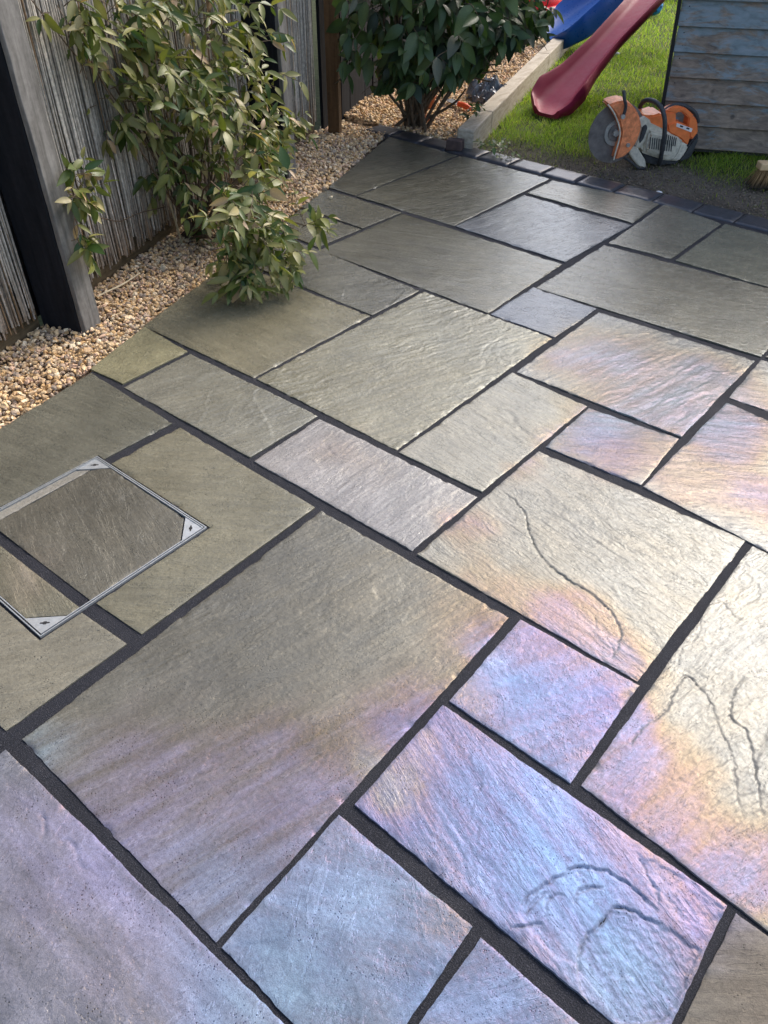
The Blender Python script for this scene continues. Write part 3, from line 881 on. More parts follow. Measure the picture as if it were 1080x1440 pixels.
SLABN = [0]
def slab(corners, base, streak, amp=1.0, ratio=5.0, steps=4, rough=1.0, label=None, world=False, z0=None, res=None, mat=None):
    """one riven paving slab; corners W, N, E, S"""
    SLABN[0] += 1; seed = SLABN[0] * 131
    fine = label is not None and any(w in label for w in ('wavy crack', 'branching', 'curled'))
    Pc = [np.array(c, float)[:2] for c in corners] if world else [G(*c)[:2] for c in corners]
    cen = sum(Pc) / 4
    dcam = np.linalg.norm(np.append(cen, 0) - CC)
    grow = float(np.interp(dcam, [1.7, 2.2, 3.2], [0.0012, 0.0042, 0.0062]))
    W, N, E, S = inset(Pc, -grow)
    ang = streak if np.isscalar(streak) else img_angle(*streak)
    r = res or slab_res(cen)
    if fine: r = min(r, 0.0024)
    L1 = (np.linalg.norm(N - W) + np.linalg.norm(E - S)) / 2; L2 = (np.linalg.norm(S - W) + np.linalg.norm(E - N)) / 2
    n = max(6, int(L1 / r)); m_ = max(6, int(L2 / r))
    s = np.linspace(0, 1, n + 1); t = np.linspace(0, 1, m_ + 1)
    s = np.concatenate([[0, 0.0025 / L1], s[1:-1], [1 - 0.0025 / L1, 1]]); t = np.concatenate([[0, 0.0025 / L2], t[1:-1], [1 - 0.0025 / L2, 1]])
    n, m_ = len(s) - 1, len(t) - 1
    SS, TT = np.meshgrid(s, t, indexing='ij')
    SS = SS[..., None]; TT = TT[..., None]
    P = W * (1 - SS) * (1 - TT) + N * SS * (1 - TT) + E * SS * TT + S * (1 - SS) * TT
    P = P.reshape(-1, 2); sf = SS.ravel(); tf = TT.ravel()
    ds = np.minimum(sf, 1 - sf) * L1; dt = np.minimum(tf, 1 - tf) * L2
    # hand-dressed edges: the outline wanders by a couple of millimetres
    eu = (N - W) / np.linalg.norm(N - W); ev = (S - W) / np.linalg.norm(S - W)
    wob = lambda q, k: 0.0022 * fbm(q * 9, q * 0 + k, seed + 3, 4) + 0.0008 * gnoise(q * 70, q * 0 + k, seed + 4)
    so = np.where(sf < 0.5, 1, -1) * wob(tf * L2, 1 + (sf > 0.5) * 7) * np.exp(-ds / 0.015)
    to = np.where(tf < 0.5, 1, -1) * wob(sf * L1, 3 + (tf > 0.5) * 7) * np.exp(-dt / 0.015)
    x = P[:, 0] + eu[0] * so + ev[0] * to; y = P[:, 1] + eu[1] * so + ev[1] * to
    h = riven(x, y, ang, seed, amp, r, ratio, steps, rough)
    rs = np.random.default_rng(seed)
    tilt = rs.normal(0, 0.0022, 2)
    h = h + (x - cen[0]) * tilt[0] + (y - cen[1]) * tilt[1]
    h = carve(x, y, h, r * 0.8)
    h = edge_profile(x, y, np.minimum(ds, dt), h, seed)
    h = h - h.mean() + (rs.uniform(-0.0006, 0.0008) if z0 is None else z0)
    cols, film, grain = stone_cols(x, y, base, seed, ang, ratio < 3)
    V = np.column_stack([x, y, h])
    nn, mm = n + 1, m_ + 1
    I = np.arange(nn * mm).reshape(nn, mm)
    F = np.stack([I[:-1, :-1], I[:-1, 1:], I[1:, 1:], I[1:, :-1]], -1).reshape(-1, 4)[:, ::-1]
    loop = np.concatenate([I[:, 0], I[-1, 1:], I[-2::-1, -1], I[0, -2:0:-1]])
    base_i = len(V)
    Vb = V[loop].copy(); Vb[:, 2] = -0.03
    k = len(loop); a = np.arange(k); b = (a + 1) % k
    Fw = np.column_stack([loop[a], loop[b], base_i + b, base_i + a])
    # winding of the top depends on the corner order
    e1 = V[I[1, 0]] - V[I[0, 0]]; e2 = V[I[0, 1]] - V[I[0, 0]]
    if (e1[0] * e2[1] - e1[1] * e2[0]) < 0: F = F[:, ::-1]; Fw = Fw[:, ::-1]
    o = np_mesh("paving_slab", np.vstack([V, Vb]), np.vstack([F, Fw]), mat or M_STONE, PATIO, cols=np.vstack([cols, cols[loop]]),
                film=(np.concatenate([film[0], film[0][loop] * 0]), np.concatenate([film[1], film[1][loop]])), grain=np.vstack([grain, grain[loop]]))
    o.data.set_sharp_from_angle(angle=math.radians(60))
    if label: o["label"] = label
    return o

def fourth(W, N, E):
    return (W[0] + E[0] - N[0], W[1] + E[1] - N[1])

def gpar(W, N, E):
    w, n_, e = G(*W)[:2], G(*N)[:2], G(*E)[:2]
    return [w, n_, e, w + e - n_]

# --- the slabs, W N E S (places read off the photograph, unprojected to the real ground)
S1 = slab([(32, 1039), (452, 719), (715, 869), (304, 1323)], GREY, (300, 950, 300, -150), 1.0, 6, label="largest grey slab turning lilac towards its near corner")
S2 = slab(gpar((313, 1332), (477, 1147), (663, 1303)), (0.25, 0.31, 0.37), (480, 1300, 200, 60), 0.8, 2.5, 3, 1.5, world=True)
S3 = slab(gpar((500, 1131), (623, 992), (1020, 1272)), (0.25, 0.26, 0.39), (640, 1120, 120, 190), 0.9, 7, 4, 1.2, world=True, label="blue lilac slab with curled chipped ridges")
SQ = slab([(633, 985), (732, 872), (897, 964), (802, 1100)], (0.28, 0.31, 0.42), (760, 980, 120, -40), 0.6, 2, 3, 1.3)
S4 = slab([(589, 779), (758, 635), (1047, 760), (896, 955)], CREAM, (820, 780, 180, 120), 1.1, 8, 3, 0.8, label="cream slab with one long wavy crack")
S5 = slab([(360, 648), (449, 590), (669, 699), (579, 772)], (0.22, 0.21, 0.22), (520, 680, 160, -110), 0.9, 5, res=0.0042)
S6 = slab([(177, 544), (267, 498), (444, 585), (352, 641)], (0.175, 0.172, 0.148), (300, 570, 200, -60), 0.7, 4, res=0.0042)
S7 = slab([(130, 518), (203, 461), (261, 494), (173, 538)], (0.21, 0.20, 0.135), (200, 500, 100, 20), 0.7, 2.5)
S8 = slab([(205, 458), (326, 368), (517, 444), (357, 529)], (0.165, 0.155, 0.115), (350, 470, 200, 90), 0.8, 5, label="olive slab under the overhanging leaves")
S9 = slab([(333, 363), (386, 327), (587, 409), (523, 441)], DARK, (500, 390, 160, -20), 0.7, 4, label="darkest grey slab beside the overhanging leaves", res=0.0042)
E10 = [(412, 299), (434, 283), (507, 322), (447, 347)]
S10 = slab([(391, 322), (422, 295), (505, 322), (447, 346)], OLIVE, (460, 320, 160, 20), 0.6, 4)
S11 = slab([(426, 291), (459, 267), (562, 299), (510, 320)], OLIVE, (490, 295, 160, 20), 0.6, 4)
S12 = slab([(464, 263), (548, 193), (641, 218), (499, 274)], OLIVE, (550, 235, 160, -30), 0.6, 4, mat=M_STONE_WET)
S13 = slab([(504, 276), (647, 220), (771, 251), (638, 316)], OLIVE, (640, 260, 200, -30), 0.7, 5, mat=M_STONE_WET, res=0.0042)
S14 = slab([(643, 318), (738, 275), (886, 316), (794, 367)], (0.16, 0.165, 0.17), (760, 320, 160, -50), 0.9, 4, mat=M_STONE_WET)
S15 = slab([(744, 271), (778, 254), (928, 284), (889, 312)], (0.155, 0.15, 0.125), (840, 285, 150, 25), 0.6, 5, mat=M_STONE_WET)
S16 = slab([(452, 351), (567, 301), (788, 371), (686, 438)], OLIVE, (620, 360, 200, 30), 0.7, 6, mat=M_STONE_WET)
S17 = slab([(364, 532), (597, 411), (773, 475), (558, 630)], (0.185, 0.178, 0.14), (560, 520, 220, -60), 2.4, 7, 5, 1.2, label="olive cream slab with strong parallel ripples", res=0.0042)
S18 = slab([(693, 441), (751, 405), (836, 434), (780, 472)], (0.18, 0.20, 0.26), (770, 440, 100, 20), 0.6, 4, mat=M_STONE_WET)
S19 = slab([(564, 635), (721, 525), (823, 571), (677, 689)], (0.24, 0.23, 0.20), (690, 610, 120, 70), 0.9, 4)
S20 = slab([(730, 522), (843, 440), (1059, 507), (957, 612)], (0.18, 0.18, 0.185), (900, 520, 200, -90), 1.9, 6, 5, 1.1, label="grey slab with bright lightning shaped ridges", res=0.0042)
S21 = slab([(770, 627), (829, 575), (952, 617), (900, 680)], (0.22, 0.25, 0.27), (860, 625, 140, 10), 0.8, 6)
w22 = [G(757, 404)[:2], G(851, 345)[:2]]
e22 = G(1068, 500)[:2]
S22 = slab([w22[0], w22[1], w22[1] + (e22 - w22[0]), e22], (0.14, 0.132, 0.108), (930, 420, 200, 25), 1.0, 10, 4, world=True, label="long dull olive slab with pale streaks in the shed shade", res=0.0042)
S23 = slab([(859, 341), (936, 288), (1012, 314), (943, 362)], (0.145, 0.142, 0.12), (930, 325, 150, 20), 0.5, 4)
w24 = [G(953, 366)[:2], G(1021, 316)[:2]]
S24 = slab([w24[0], w24[1], w24[1] + (0.58, 0.0), w24[0] + (0.58, 0.0)], (0.14, 0.14, 0.115), (1040, 360, 150, 20), 0.5, 4, world=True)
w25 = [G(908, 684)[:2], G(1023, 567)[:2]]
v25 = G(1045, 755)[:2] - w25[0]; v25 = v25 / np.linalg.norm(v25) * 0.58
S25 = slab([w25[0], w25[1], w25[1] + v25, w25[0] + v25], (0.20, 0.21, 0.23), (1010, 640, 200, 15), 1.1, 7, 4, world=True)
w26 = [G(1029, 558)[:2], G(1072, 507)[:2]]
S26 = slab([w26[0], w26[1], w26[1] + (0.27, 0.01), w26[0] + (0.27, 0.01)], LGREY, (1060, 540, 100, 20), 1.0, 6, world=True)
w27 = [G(819, 1104)[:2], G(1058, 768)[:2]]
v27 = G(1022, 1262)[:2] - w27[0]; v27 = v27 / np.linalg.norm(v27) * 0.57
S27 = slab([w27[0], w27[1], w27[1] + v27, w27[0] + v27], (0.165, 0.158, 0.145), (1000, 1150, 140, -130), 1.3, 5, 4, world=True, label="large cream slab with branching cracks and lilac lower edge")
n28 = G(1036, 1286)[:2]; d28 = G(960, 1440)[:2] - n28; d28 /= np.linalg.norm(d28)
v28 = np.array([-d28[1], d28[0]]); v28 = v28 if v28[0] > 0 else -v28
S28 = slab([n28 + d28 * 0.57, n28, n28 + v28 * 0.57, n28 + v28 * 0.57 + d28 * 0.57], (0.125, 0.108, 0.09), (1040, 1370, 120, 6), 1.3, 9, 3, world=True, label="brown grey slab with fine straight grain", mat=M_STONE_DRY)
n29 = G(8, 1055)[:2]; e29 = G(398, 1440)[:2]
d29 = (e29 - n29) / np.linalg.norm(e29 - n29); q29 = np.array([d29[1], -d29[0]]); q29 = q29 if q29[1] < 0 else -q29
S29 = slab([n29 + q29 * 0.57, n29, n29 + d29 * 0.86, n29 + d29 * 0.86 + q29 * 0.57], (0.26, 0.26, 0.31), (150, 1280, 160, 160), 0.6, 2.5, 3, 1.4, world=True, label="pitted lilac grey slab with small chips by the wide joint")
n30 = G(677, 1320)[:2]; l30 = G(590, 1440)[:2]; r30 = G(813, 1440)[:2]
d30 = (l30 - n30) / np.linalg.norm(l30 - n30); e30 = (r30 - n30) / np.linalg.norm(r30 - n30)
S30 = slab([n30 + d30 * 0.28, n30, n30 + e30 * 0.57, n30 + e30 * 0.57 + d30 * 0.28], (0.22, 0.27, 0.36), (700, 1400, 140, -60), 1.0, 4, 3, 1.3, world=True)

# --- slabs around the manhole cover, with its square cut out
CVN, CVE, CVS = [G(*p)[:2] for p in ((137, 642), (291, 742), (57, 896))]
CVW = CVN + CVS - CVE
CV = [CVN, CVE, CVS, CVW]
CVC = sum(CV) / 4

def poly_slab(poly, base, streak, res, hole=None, amp=1.0, ratio=4.0, parent=None, z0=0.0, name="paving_slab", bottom=-0.03, lift=0.0, seed=None):
    SLABN[0] += 1; seed = seed or SLABN[0] * 131
    ang = img_angle(*streak)
    poly = [np.array(p, float)[:2] for p in poly]
    lo = np.min(poly, 0) - 0.01; hi = np.max(poly, 0) + 0.01
    xs = np.arange(lo[0], hi[0] + res, res); ys = np.arange(lo[1], hi[1] + res, res)
    bm = bmesh.new()
    vs = [[bm.verts.new((x, y, 0)) for y in ys] for x in xs]
    for i in range(len(xs) - 1):
        for j in range(len(ys) - 1):
            bm.faces.new((vs[i][j], vs[i + 1][j], vs[i + 1][j + 1], vs[i][j + 1]))
    def cut(pl, clear):
        n = len(pl)
        A = sum(pl[i][0] * pl[(i + 1) % n][1] - pl[(i + 1) % n][0] * pl[i][1] for i in range(n))
        sg = 1 if A > 0 else -1
        for i in range(n):
            a = pl[i]; b = pl[(i + 1) % n]; e = (b - a) / np.linalg.norm(b - a)
            nn = np.array([e[1], -e[0]]) * sg
            bmesh.ops.bisect_plane(bm, geom=bm.verts[:] + bm.edges[:] + bm.faces[:], plane_co=(a[0], a[1], 0), plane_no=(nn[0], nn[1], 0),
                                   clear_outer=clear, dist=1e-6)
    cut(poly, True)
    if hole is not None:
        cut(hole, False)
        n = len(hole); A = sum(hole[i][0] * hole[(i + 1) % n][1] - hole[(i + 1) % n][0] * hole[i][1] for i in range(n)); sg = 1 if A > 0 else -1
        kill = []
        for f_ in bm.faces:
            c = f_.calc_center_median(); ins = True
            for i in range(n):
                a = hole[i]; b = hole[(i + 1) % n]
                if ((b[0] - a[0]) * (c.y - a[1]) - (b[1] - a[1]) * (c.x - a[0])) * sg < 0: ins = False; break
            if ins: kill.append(f_)
        bmesh.ops.delete(bm, geom=kill, context='FACES')
    for v in [v for v in bm.verts if not v.link_faces]: bm.verts.remove(v)
    bm.verts.ensure_lookup_table(); bm.verts.index_update()
    V = np.array([v.co[:] for v in bm.verts]); x, y = V[:, 0], V[:, 1]
    d = np.full(len(V), 9.0)
    for pl in [poly] + ([hole] if hole is not None else []):
        for i in range(len(pl)):
            a = pl[i]; b = pl[(i + 1) % len(pl)]; e = b - a; L2 = e @ e
            t = np.clip(((x - a[0]) * e[0] + (y - a[1]) * e[1]) / L2, 0, 1)
            d = np.minimum(d, np.hypot(x - a[0] - t * e[0], y - a[1] - t * e[1]))
    h = riven(x, y, ang, seed, amp, res, ratio, 4, 1.0)
    h = carve(x, y, h, res * 0.8)
    h = edge_profile(x, y, d, h, seed)
    h = h - h.mean() + z0
    for v, z in zip(bm.verts, h): v.co.z = z
    ed = [e for e in bm.edges if len(e.link_faces) == 1]
    r = bmesh.ops.extrude_edge_only(bm, edges=ed)
    for v in r["geom"]:
        if isinstance(v, bmesh.types.BMVert): v.co.z = bottom
    bm.verts.index_update()
    o = bm_obj(name, bm, M_STONE, parent or PATIO, smooth=True)
    me = o.data
    n = len(me.vertices); co = np.zeros(n * 3, np.float32); me.vertices.foreach_get("co", co); co = co.reshape(-1, 3)
    cc = np.ones((n, 4), np.float32); cc[:, :3], film, grain = stone_cols(co[:, 0].astype(float), co[:, 1].astype(float), base, seed, ang)
    extra_attrs(me, film, grain)
    at = me.color_attributes.new("Col", 'FLOAT_COLOR', 'POINT'); at.data.foreach_set("color", cc.ravel())
    me.set_sharp_from_angle(angle=math.radians(60))
    return o

HOLE = inset(CV, -0.006)
dA = G(443, 713)[:2] - G(197, 893)[:2]; dA /= np.linalg.norm(dA)          # along u
pN, pE, pS = G(253, 601)[:2], G(443, 713)[:2], G(199, 891)[:2]
dJ = G(0, 772)[:2] - G(186, 900)[:2]; dJ /= np.linalg.norm(dJ)            # joint running left under the cover
pW = pS + dJ * (np.linalg.norm(pN - pE) + 0.02)
jl = G(137, 655)[:2]
polyP = [pN, pE, pS, pW]
SP = poly_slab(polyP, (0.155, 0.148, 0.115), (300, 700, 200, 10), 0.006, HOLE, 0.9, 4)
SP["label"] = "grey olive slab cut around the drain cover"
rE, rS = G(178, 905)[:2], G(8, 1027)[:2]
rN_ = rE + dJ * 0.66; rW = rS + dJ * 0.66
SR = poly_slab([rN_, rE, rS, rW], (0.155, 0.148, 0.125), (80, 940, 160, -40), 0.006, HOLE, 0.8, 4)
qN, qE = G(128, 524)[:2], G(242, 595)[:2]
qS_ = pN + (pW - pN) - dJ * 0.0
off = qE - pN
qS = pW + off; 
qW = G(-160, 700)[:2]
SQQ = poly_slab([qN, qE, qS, qW], (0.115, 0.115, 0.098), (100, 600, 160, 60), 0.007, HOLE, 0.6, 3)
SQQ["label"] = "dark smooth slab between the gravel and the drain cover"

# --- slabs beyond the frame so that the paving goes on
def extra_slabs():
    rng = random.Random(3)
    for (x, y, w, h) in [(0.60, 1.51, .57, .52), (0.65, 2.05, .52, .53), (0.90, 1.18, .28, .31), (1.20, 0.58, .57, .57), (1.20, 1.17, .57, .57), (1.20, 1.76, .57, .82),
                         (1.79, 0.58, .57, .57), (1.79, 1.17, .57, .57), (1.79, 1.76, .57, .82), (1.48, -0.29, .57, .85), (2.07, -0.29, .57, .85), (1.77, -0.88, .57, .57),
                         (2.38, 0.58, .57, .57), (2.38, 1.17, .57, .57), (1.17, -1.48, .57, .58), (1.77, -1.48, .57, .58)]:
        slab([(x, y), (x, y + h), (x + w, y + h), (x + w, y)], [OLIVE, GREY, LGREY, TAN][rng.randrange(4)], rng.uniform(0, 3), 0.8, 4, world=True, res=0.03)
extra_slabs()

# --- dark setts along the far edge
def setts():
    x = -2.16
    i = 0
    while x < 1.6:
        L = [0.20, 0.205, 0.195, 0.21][i % 4]
        i += 1
        SLABN[0] += 1; seed = SLABN[0] * 17
        n, m_ = 14, 8
        s = np.linspace(0, 1, n + 1); t = np.linspace(0, 1, m_ + 1)
        SS, TT = np.meshgrid(s, t, indexing='ij')
        xx = (x + SS * (L - 0.009)).ravel(); yy = (SETT_Y0 + 0.012 + TT * (SETT_Y1 - SETT_Y0 - 0.012)).ravel()
        ds = np.minimum(SS, 1 - SS).ravel() * L; dt = np.minimum(TT, 1 - TT).ravel() * 0.15
        d = np.minimum(ds, dt)
        z = 0.004 + 0.0014 * fbm(xx * 22, yy * 22, seed, 3) - 0.005 * (1 - np.clip(d / 0.014, 0, 1)) ** 2
        xx = xx + 0.003 * gnoise(xx * 30, yy * 30, seed + 1); yy = yy + 0.003 * gnoise(xx * 30, yy * 30, seed + 2)
        V = np.column_stack([xx, yy, z])
        I = np.arange((n + 1) * (m_ + 1)).reshape(n + 1, m_ + 1)
        F = np.stack([I[:-1, :-1], I[1:, :-1], I[1:, 1:], I[:-1, 1:]], -1).reshape(-1, 4)
        loop = np.concatenate([I[:, 0], I[-1, 1:], I[-2::-1, -1], I[0, -2:0:-1]])
        Vb = V[loop].copy(); Vb[:, 2] = -0.04
        a = np.arange(len(loop)); b = (a + 1) % len(loop)
        Fw = np.column_stack([loop[b], loop[a], len(V) + a, len(V) + b])
        np_mesh("edging_sett", np.vstack([V, Vb]), np.vstack([F, Fw]), M_SETT, PATIO)
        x += L
setts()

# ------------------------------------------------------------------ manhole cover
def manhole():
    root = empty("drain_cover")
    tag(root, "square recessed steel drain cover filled with paving, set in the patio", "drain cover")
    sq = CV
    def rail(a, b, w0, z0, z1, name):
        e = (b - a) / np.linalg.norm(b - a); nn = np.array([-e[1], e[0]])
        if nn @ (CVC - a) < 0: nn = -nn
        bm = bmesh.new()
        for (o0, o1, zt) in ((0.0, 0.0024, z1), (0.0056, 0.0080, z1 + 0.0004)):
            # two thin upstanding steel lips with a dark gap between them, mitred at the corners
            pts = [a + nn * o0 + e * o0, b + nn * o0 - e * o0, b + nn * o1 - e * o1, a + nn * o1 + e * o1]
            vb = [bm.verts.new((p[0], p[1], z0)) for p in pts]; vt = [bm.verts.new((p[0], p[1], zt)) for p in pts]
            bm.faces.new(vt); bm.faces.new(vb[::-1])
            for i in range(4):
                j = (i + 1) % 4
                bm.faces.new((vb[i], vb[j], vt[j], vt[i]))
        bm_obj(name, bm, M_STEEL, root)
    for i in range(4):
        rail(sq[i], sq[(i + 1) % 4], 0.01, -0.03, 0.0022, "frame_rail")
    # tray floor
    ins = inset(sq, 0.0082)
    bm = bmesh.new()
    vs = [bm.verts.new((p[0], p[1], -0.0040)) for p in ins]; bm.faces.new(vs)
    bm_obj("tray_joint", bm, M_MORTAR, root)
    ins2 = inset(sq, 0.0086)
    ct = 0.062
    cornered = []
    for i in range(4):
        p = ins2[i]; pa = ins2[i - 1]; pb = ins2[(i + 1) % 4]
        da = (pa - p) / np.linalg.norm(pa - p); db = (pb - p) / np.linalg.norm(pb - p)
        tri = [p, p + db * ct, p + da * ct]
        bm = bmesh.new()
        vb = [bm.verts.new((q[0], q[1], -0.02)) for q in tri]; vt = [bm.verts.new((q[0], q[1], 0.0008)) for q in tri]
        bm.faces.new(vt); bm.faces.new(vb)
        for k in range(3): bm.faces.new((vb[k], vb[(k + 1) % 3], vt[(k + 1) % 3], vt[k]))
        pl = bm_obj("corner_plate", bm, M_STEEL, root)
        c = p + (da + db) * ct * 0.31; ax = (db - da) / np.linalg.norm(db - da); ay = (da + db) / np.linalg.norm(da + db)
        bm = bmesh.new()
        # key hole: a slot with a wider middle
        prof = [(-0.0105, 0.0016), (-0.004, 0.0022), (-0.003, 0.0042), (0.003, 0.0042), (0.004, 0.0022), (0.0105, 0.0016)]
        prof = prof + [(a_, -b_) for a_, b_ in prof[::-1]]
        vt = [bm.verts.new((c[0] + ax[0] * a_ + ay[0] * b_, c[1] + ax[1] * a_ + ay[1] * b_, 0.0012)) for a_, b_ in prof]
        vb = [bm.verts.new((v.co.x, v.co.y, -0.01)) for v in vt]
        bm.faces.new(vt)
        for k in range(len(vt)): bm.faces.new((vt[k], vb[k], vb[(k + 1) % len(vt)], vt[(k + 1) % len(vt)]))
        bm_obj("key_hole", bm, M_BLACK, pl)
        cornered += [p + da * (ct + 0.004), p + db * (ct + 0.004)]
    octo = inset(cornered, 0.0015)
    # split the filling where the slab joints run through
    def clip(poly, a, e, keep):
        nn = np.array([-e[1], e[0]]) * keep
        out = []
        for i in range(len(poly)):
            p, q = poly[i], poly[(i + 1) % len(poly)]
            dp, dq = (p - a) @ nn, (q - a) @ nn
            if dp >= 0: out.append(p)
            if dp * dq < 0: out.append(p + (q - p) * dp / (dp - dq))
        return out
    # joint A: thin gap parallel to the NW rail; joint B: the wide slab joint
    a1 = G(119, 666)[:2]; a2 = G(0, 731)[:2]; ea = (a2 - a1) / np.linalg.norm(a2 - a1)
    b1 = G(120, 849)[:2]; b2 = G(3, 759)[:2]; eb = (b2 - b1) / np.linalg.norm(b2 - b1)
    sA = 1 if (CVC - a1) @ np.array([-ea[1], ea[0]]) > 0 else -1
    sB = 1 if (CVC - b1) @ np.array([-eb[1], eb[0]]) > 0 else -1
    nA = np.array([-ea[1], ea[0]]) * sA; nB = np.array([-eb[1], eb[0]]) * sB
    main = clip(clip(octo, a1 + nA * 0.002, ea, sA), b1 + nB * 0.014, eb, sB)
    strip = clip(clip(octo, a1 - nA * 0.002, ea, -sA), b1 + nB * 0.014, eb, sB)
    low = clip(octo, b1 - nB * 0.014, eb, -sB)
    poly_slab(main, (0.098, 0.094, 0.082), (140, 760, 60, 120), 0.0055, None, 1.1, 4, root, -0.0005, "paving_infill")
    poly_slab(strip, (0.20, 0.195, 0.185), (70, 690, 100, -50), 0.006, None, 0.5, 3, root, -0.001, "paving_infill")
    poly_slab(low, (0.13, 0.125, 0.10), (60, 830, 60, 120), 0.0055, None, 0.9, 4, root, -0.0005, "paving_infill")
manhole()

# ------------------------------------------------------------------ fence
def reeds(s0, s1, parent, seed, t0=0.0):
    rng = np.random.default_rng(seed)
    Vs = []; Cs = []; Fs = []; nV = 0
    sides = 5
    for layer, (sp, tt) in enumerate(((0.0072, 0.012), (0.0085, 0.003))):
        s = s0 + 0.004
        while s < s1 - 0.004:
            r = rng.uniform(0.0024, 0.0044)
            zb = 0.045 + rng.uniform(-0.015, 0.03) + (0.03 if rng.random() < 0.08 else 0)
            zs = np.array([zb, 0.25, 0.6, 1.0, 1.4, 1.76])
            lean = rng.normal(0, 0.006) + 0.012 * math.sin(s * 7)
            so = s + lean * (zs - 0.9) + rng.normal(0, 0.0015, 6)
            to = t0 + tt + rng.normal(0, 0.0022, 6) + 0.006 * gnoise(np.array(s * 5), zs * 1.3, 3)
            C_ = P0[None] + FD[None] * so[:, None] + FN[None] * to[:, None]
            C_[:, 2] = zs
            a = np.arange(sides) * 2 * math.pi / sides
            V = C_[:, None, :] + r * (np.cos(a)[None, :, None] * FD + np.sin(a)[None, :, None] * FN)
            Vs.append(V.reshape(-1, 3))
            g = rng.uniform(0.24, 0.66)
            base = np.array([1.0, 0.91, 0.77]) * g
            if rng.random() < 0.10: base = np.array([0.34, 0.22, 0.12]) * rng.uniform(0.6, 1.1)
            if rng.random() < 0.10: base = base * 0.45
            rot = np.exp(-(zs - 0.04) / 0.12)[:, None] * rng.uniform(0.2, 0.9)
            cz = base[None] * (1 - rot) + np.array([0.20, 0.115, 0.05])[None] * rot
            cz = cz * rng.uniform(0.8, 1.15, (6, 1))
            Cs.append(np.repeat(cz, sides, axis=0))
            for i in range(5):
                for j in range(sides):
                    k = (j + 1) % sides
                    Fs.append((nV + i * sides + j, nV + i * sides + k, nV + (i + 1) * sides + k, nV + (i + 1) * sides + j))
            nV += 6 * sides
            s += sp * rng.uniform(0.7, 1.35)
    o = np_mesh("reed_screen", np.concatenate(Vs), Fs, M_REED, parent, cols=np.concatenate(Cs))
    o["kind"] = "stuff"
    return o

def build_fence():
    root = empty("garden_fence")
    tag(root, "grey weathered reed screened fence with square posts along the gravel", "fence")
    posts = [(-1.25, 0.16), (0.262, 0.16), (1.975, 0.175)]
    for i, (s, t) in enumerate(posts):
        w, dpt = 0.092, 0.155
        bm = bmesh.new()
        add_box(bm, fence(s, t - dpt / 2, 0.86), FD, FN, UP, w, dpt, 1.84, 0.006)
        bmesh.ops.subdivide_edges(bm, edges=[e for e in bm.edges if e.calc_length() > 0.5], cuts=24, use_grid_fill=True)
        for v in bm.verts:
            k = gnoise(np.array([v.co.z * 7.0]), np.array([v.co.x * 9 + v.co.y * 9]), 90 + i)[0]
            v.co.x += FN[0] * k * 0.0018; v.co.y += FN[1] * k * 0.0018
        po = bm_obj("post", bm, M_DARKPOST, root)  # near-black body; a paler grey board covers its front face
        bm = bmesh.new()
        add_box(bm, fence(s + 0.002, t + 0.0095, 0.86), FD, FN, UP, w - 0.002, 0.018, 1.84, 0.003)
        bmesh.ops.subdivide_edges(bm, edges=[e for e in bm.edges if e.calc_length() > 0.5], cuts=30, use_grid_fill=True)
        for v in bm.verts:
            k = gnoise(np.array([v.co.z * 11.0]), np.array([v.co.x * 19 + v.co.y * 19]), 95 + i)[0]
            v.co.x += FN[0] * k * 0.0016 + FD[0] * k * 0.001; v.co.y += FN[1] * k * 0.0016 + FD[1] * k * 0.001
        bm_obj("front_board", bm, M_POST, po)
    # slim orange-brown post at the end of the reeds
    box_obj("slim_post", fence(2.775, 0.115, 0.86), FD, FN, UP, (0.045, 0.07, 1.84), M_ORANGEPOST, root, 0.003)["label"] = "orange brown bare timber post"
    for s0, s1, sd in ((-1.20, 0.212, 1), (0.312, 1.925, 2), (2.025, 2.75, 3)):
        reeds(s0, s1, root, sd)
    # gravel boards under the reeds and dark boards behind them
    for s0, s1 in ((-1.20, 0.214), (0.31, 1.927), (2.024, 2.75)):
        box_obj("gravel_board", fence((s0 + s1) / 2, -0.018, 0.035), FD, FN, UP, (s1 - s0, 0.028, 0.17), M_GBOARD, root, 0.004)
    s = -1.2
    while s < 9.6:
        w = 0.148
        if s < 2.7:
            box_obj("fence_board", fence(s + w / 2, -0.052 - 0.004 * (int(s * 10) % 2), 0.9), FD, FN, UP, (w - 0.006, 0.018, 1.8), M_DARKBOARD, root, 0.002)
        else:
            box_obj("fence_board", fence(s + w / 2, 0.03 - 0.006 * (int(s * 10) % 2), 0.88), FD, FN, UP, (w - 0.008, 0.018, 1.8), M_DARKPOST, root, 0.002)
        s += w
build_fence()

# a bare cane and a pale twig lying by the fence
t = tube("bamboo_cane", [fence(1.02, 0.10, -0.02), fence(0.93, 0.09, 0.5), fence(0.86, 0.07, 1.25)], 0.0045, M_CANE, n=14, sides=7)
tag(t, "thin bamboo cane standing in the gravel within the climbing plant", "cane")
t = tube("twig", [G(137, 417, 0.012), G(155, 408, 0.016), G(172, 400, 0.014), G(197, 384, 0.016)], [0.0032, 0.003, 0.0034, 0.002], M_TWIG, n=16, sides=7)
tag(t, "pale thin stick lying on the gravel against the fence", "stick")

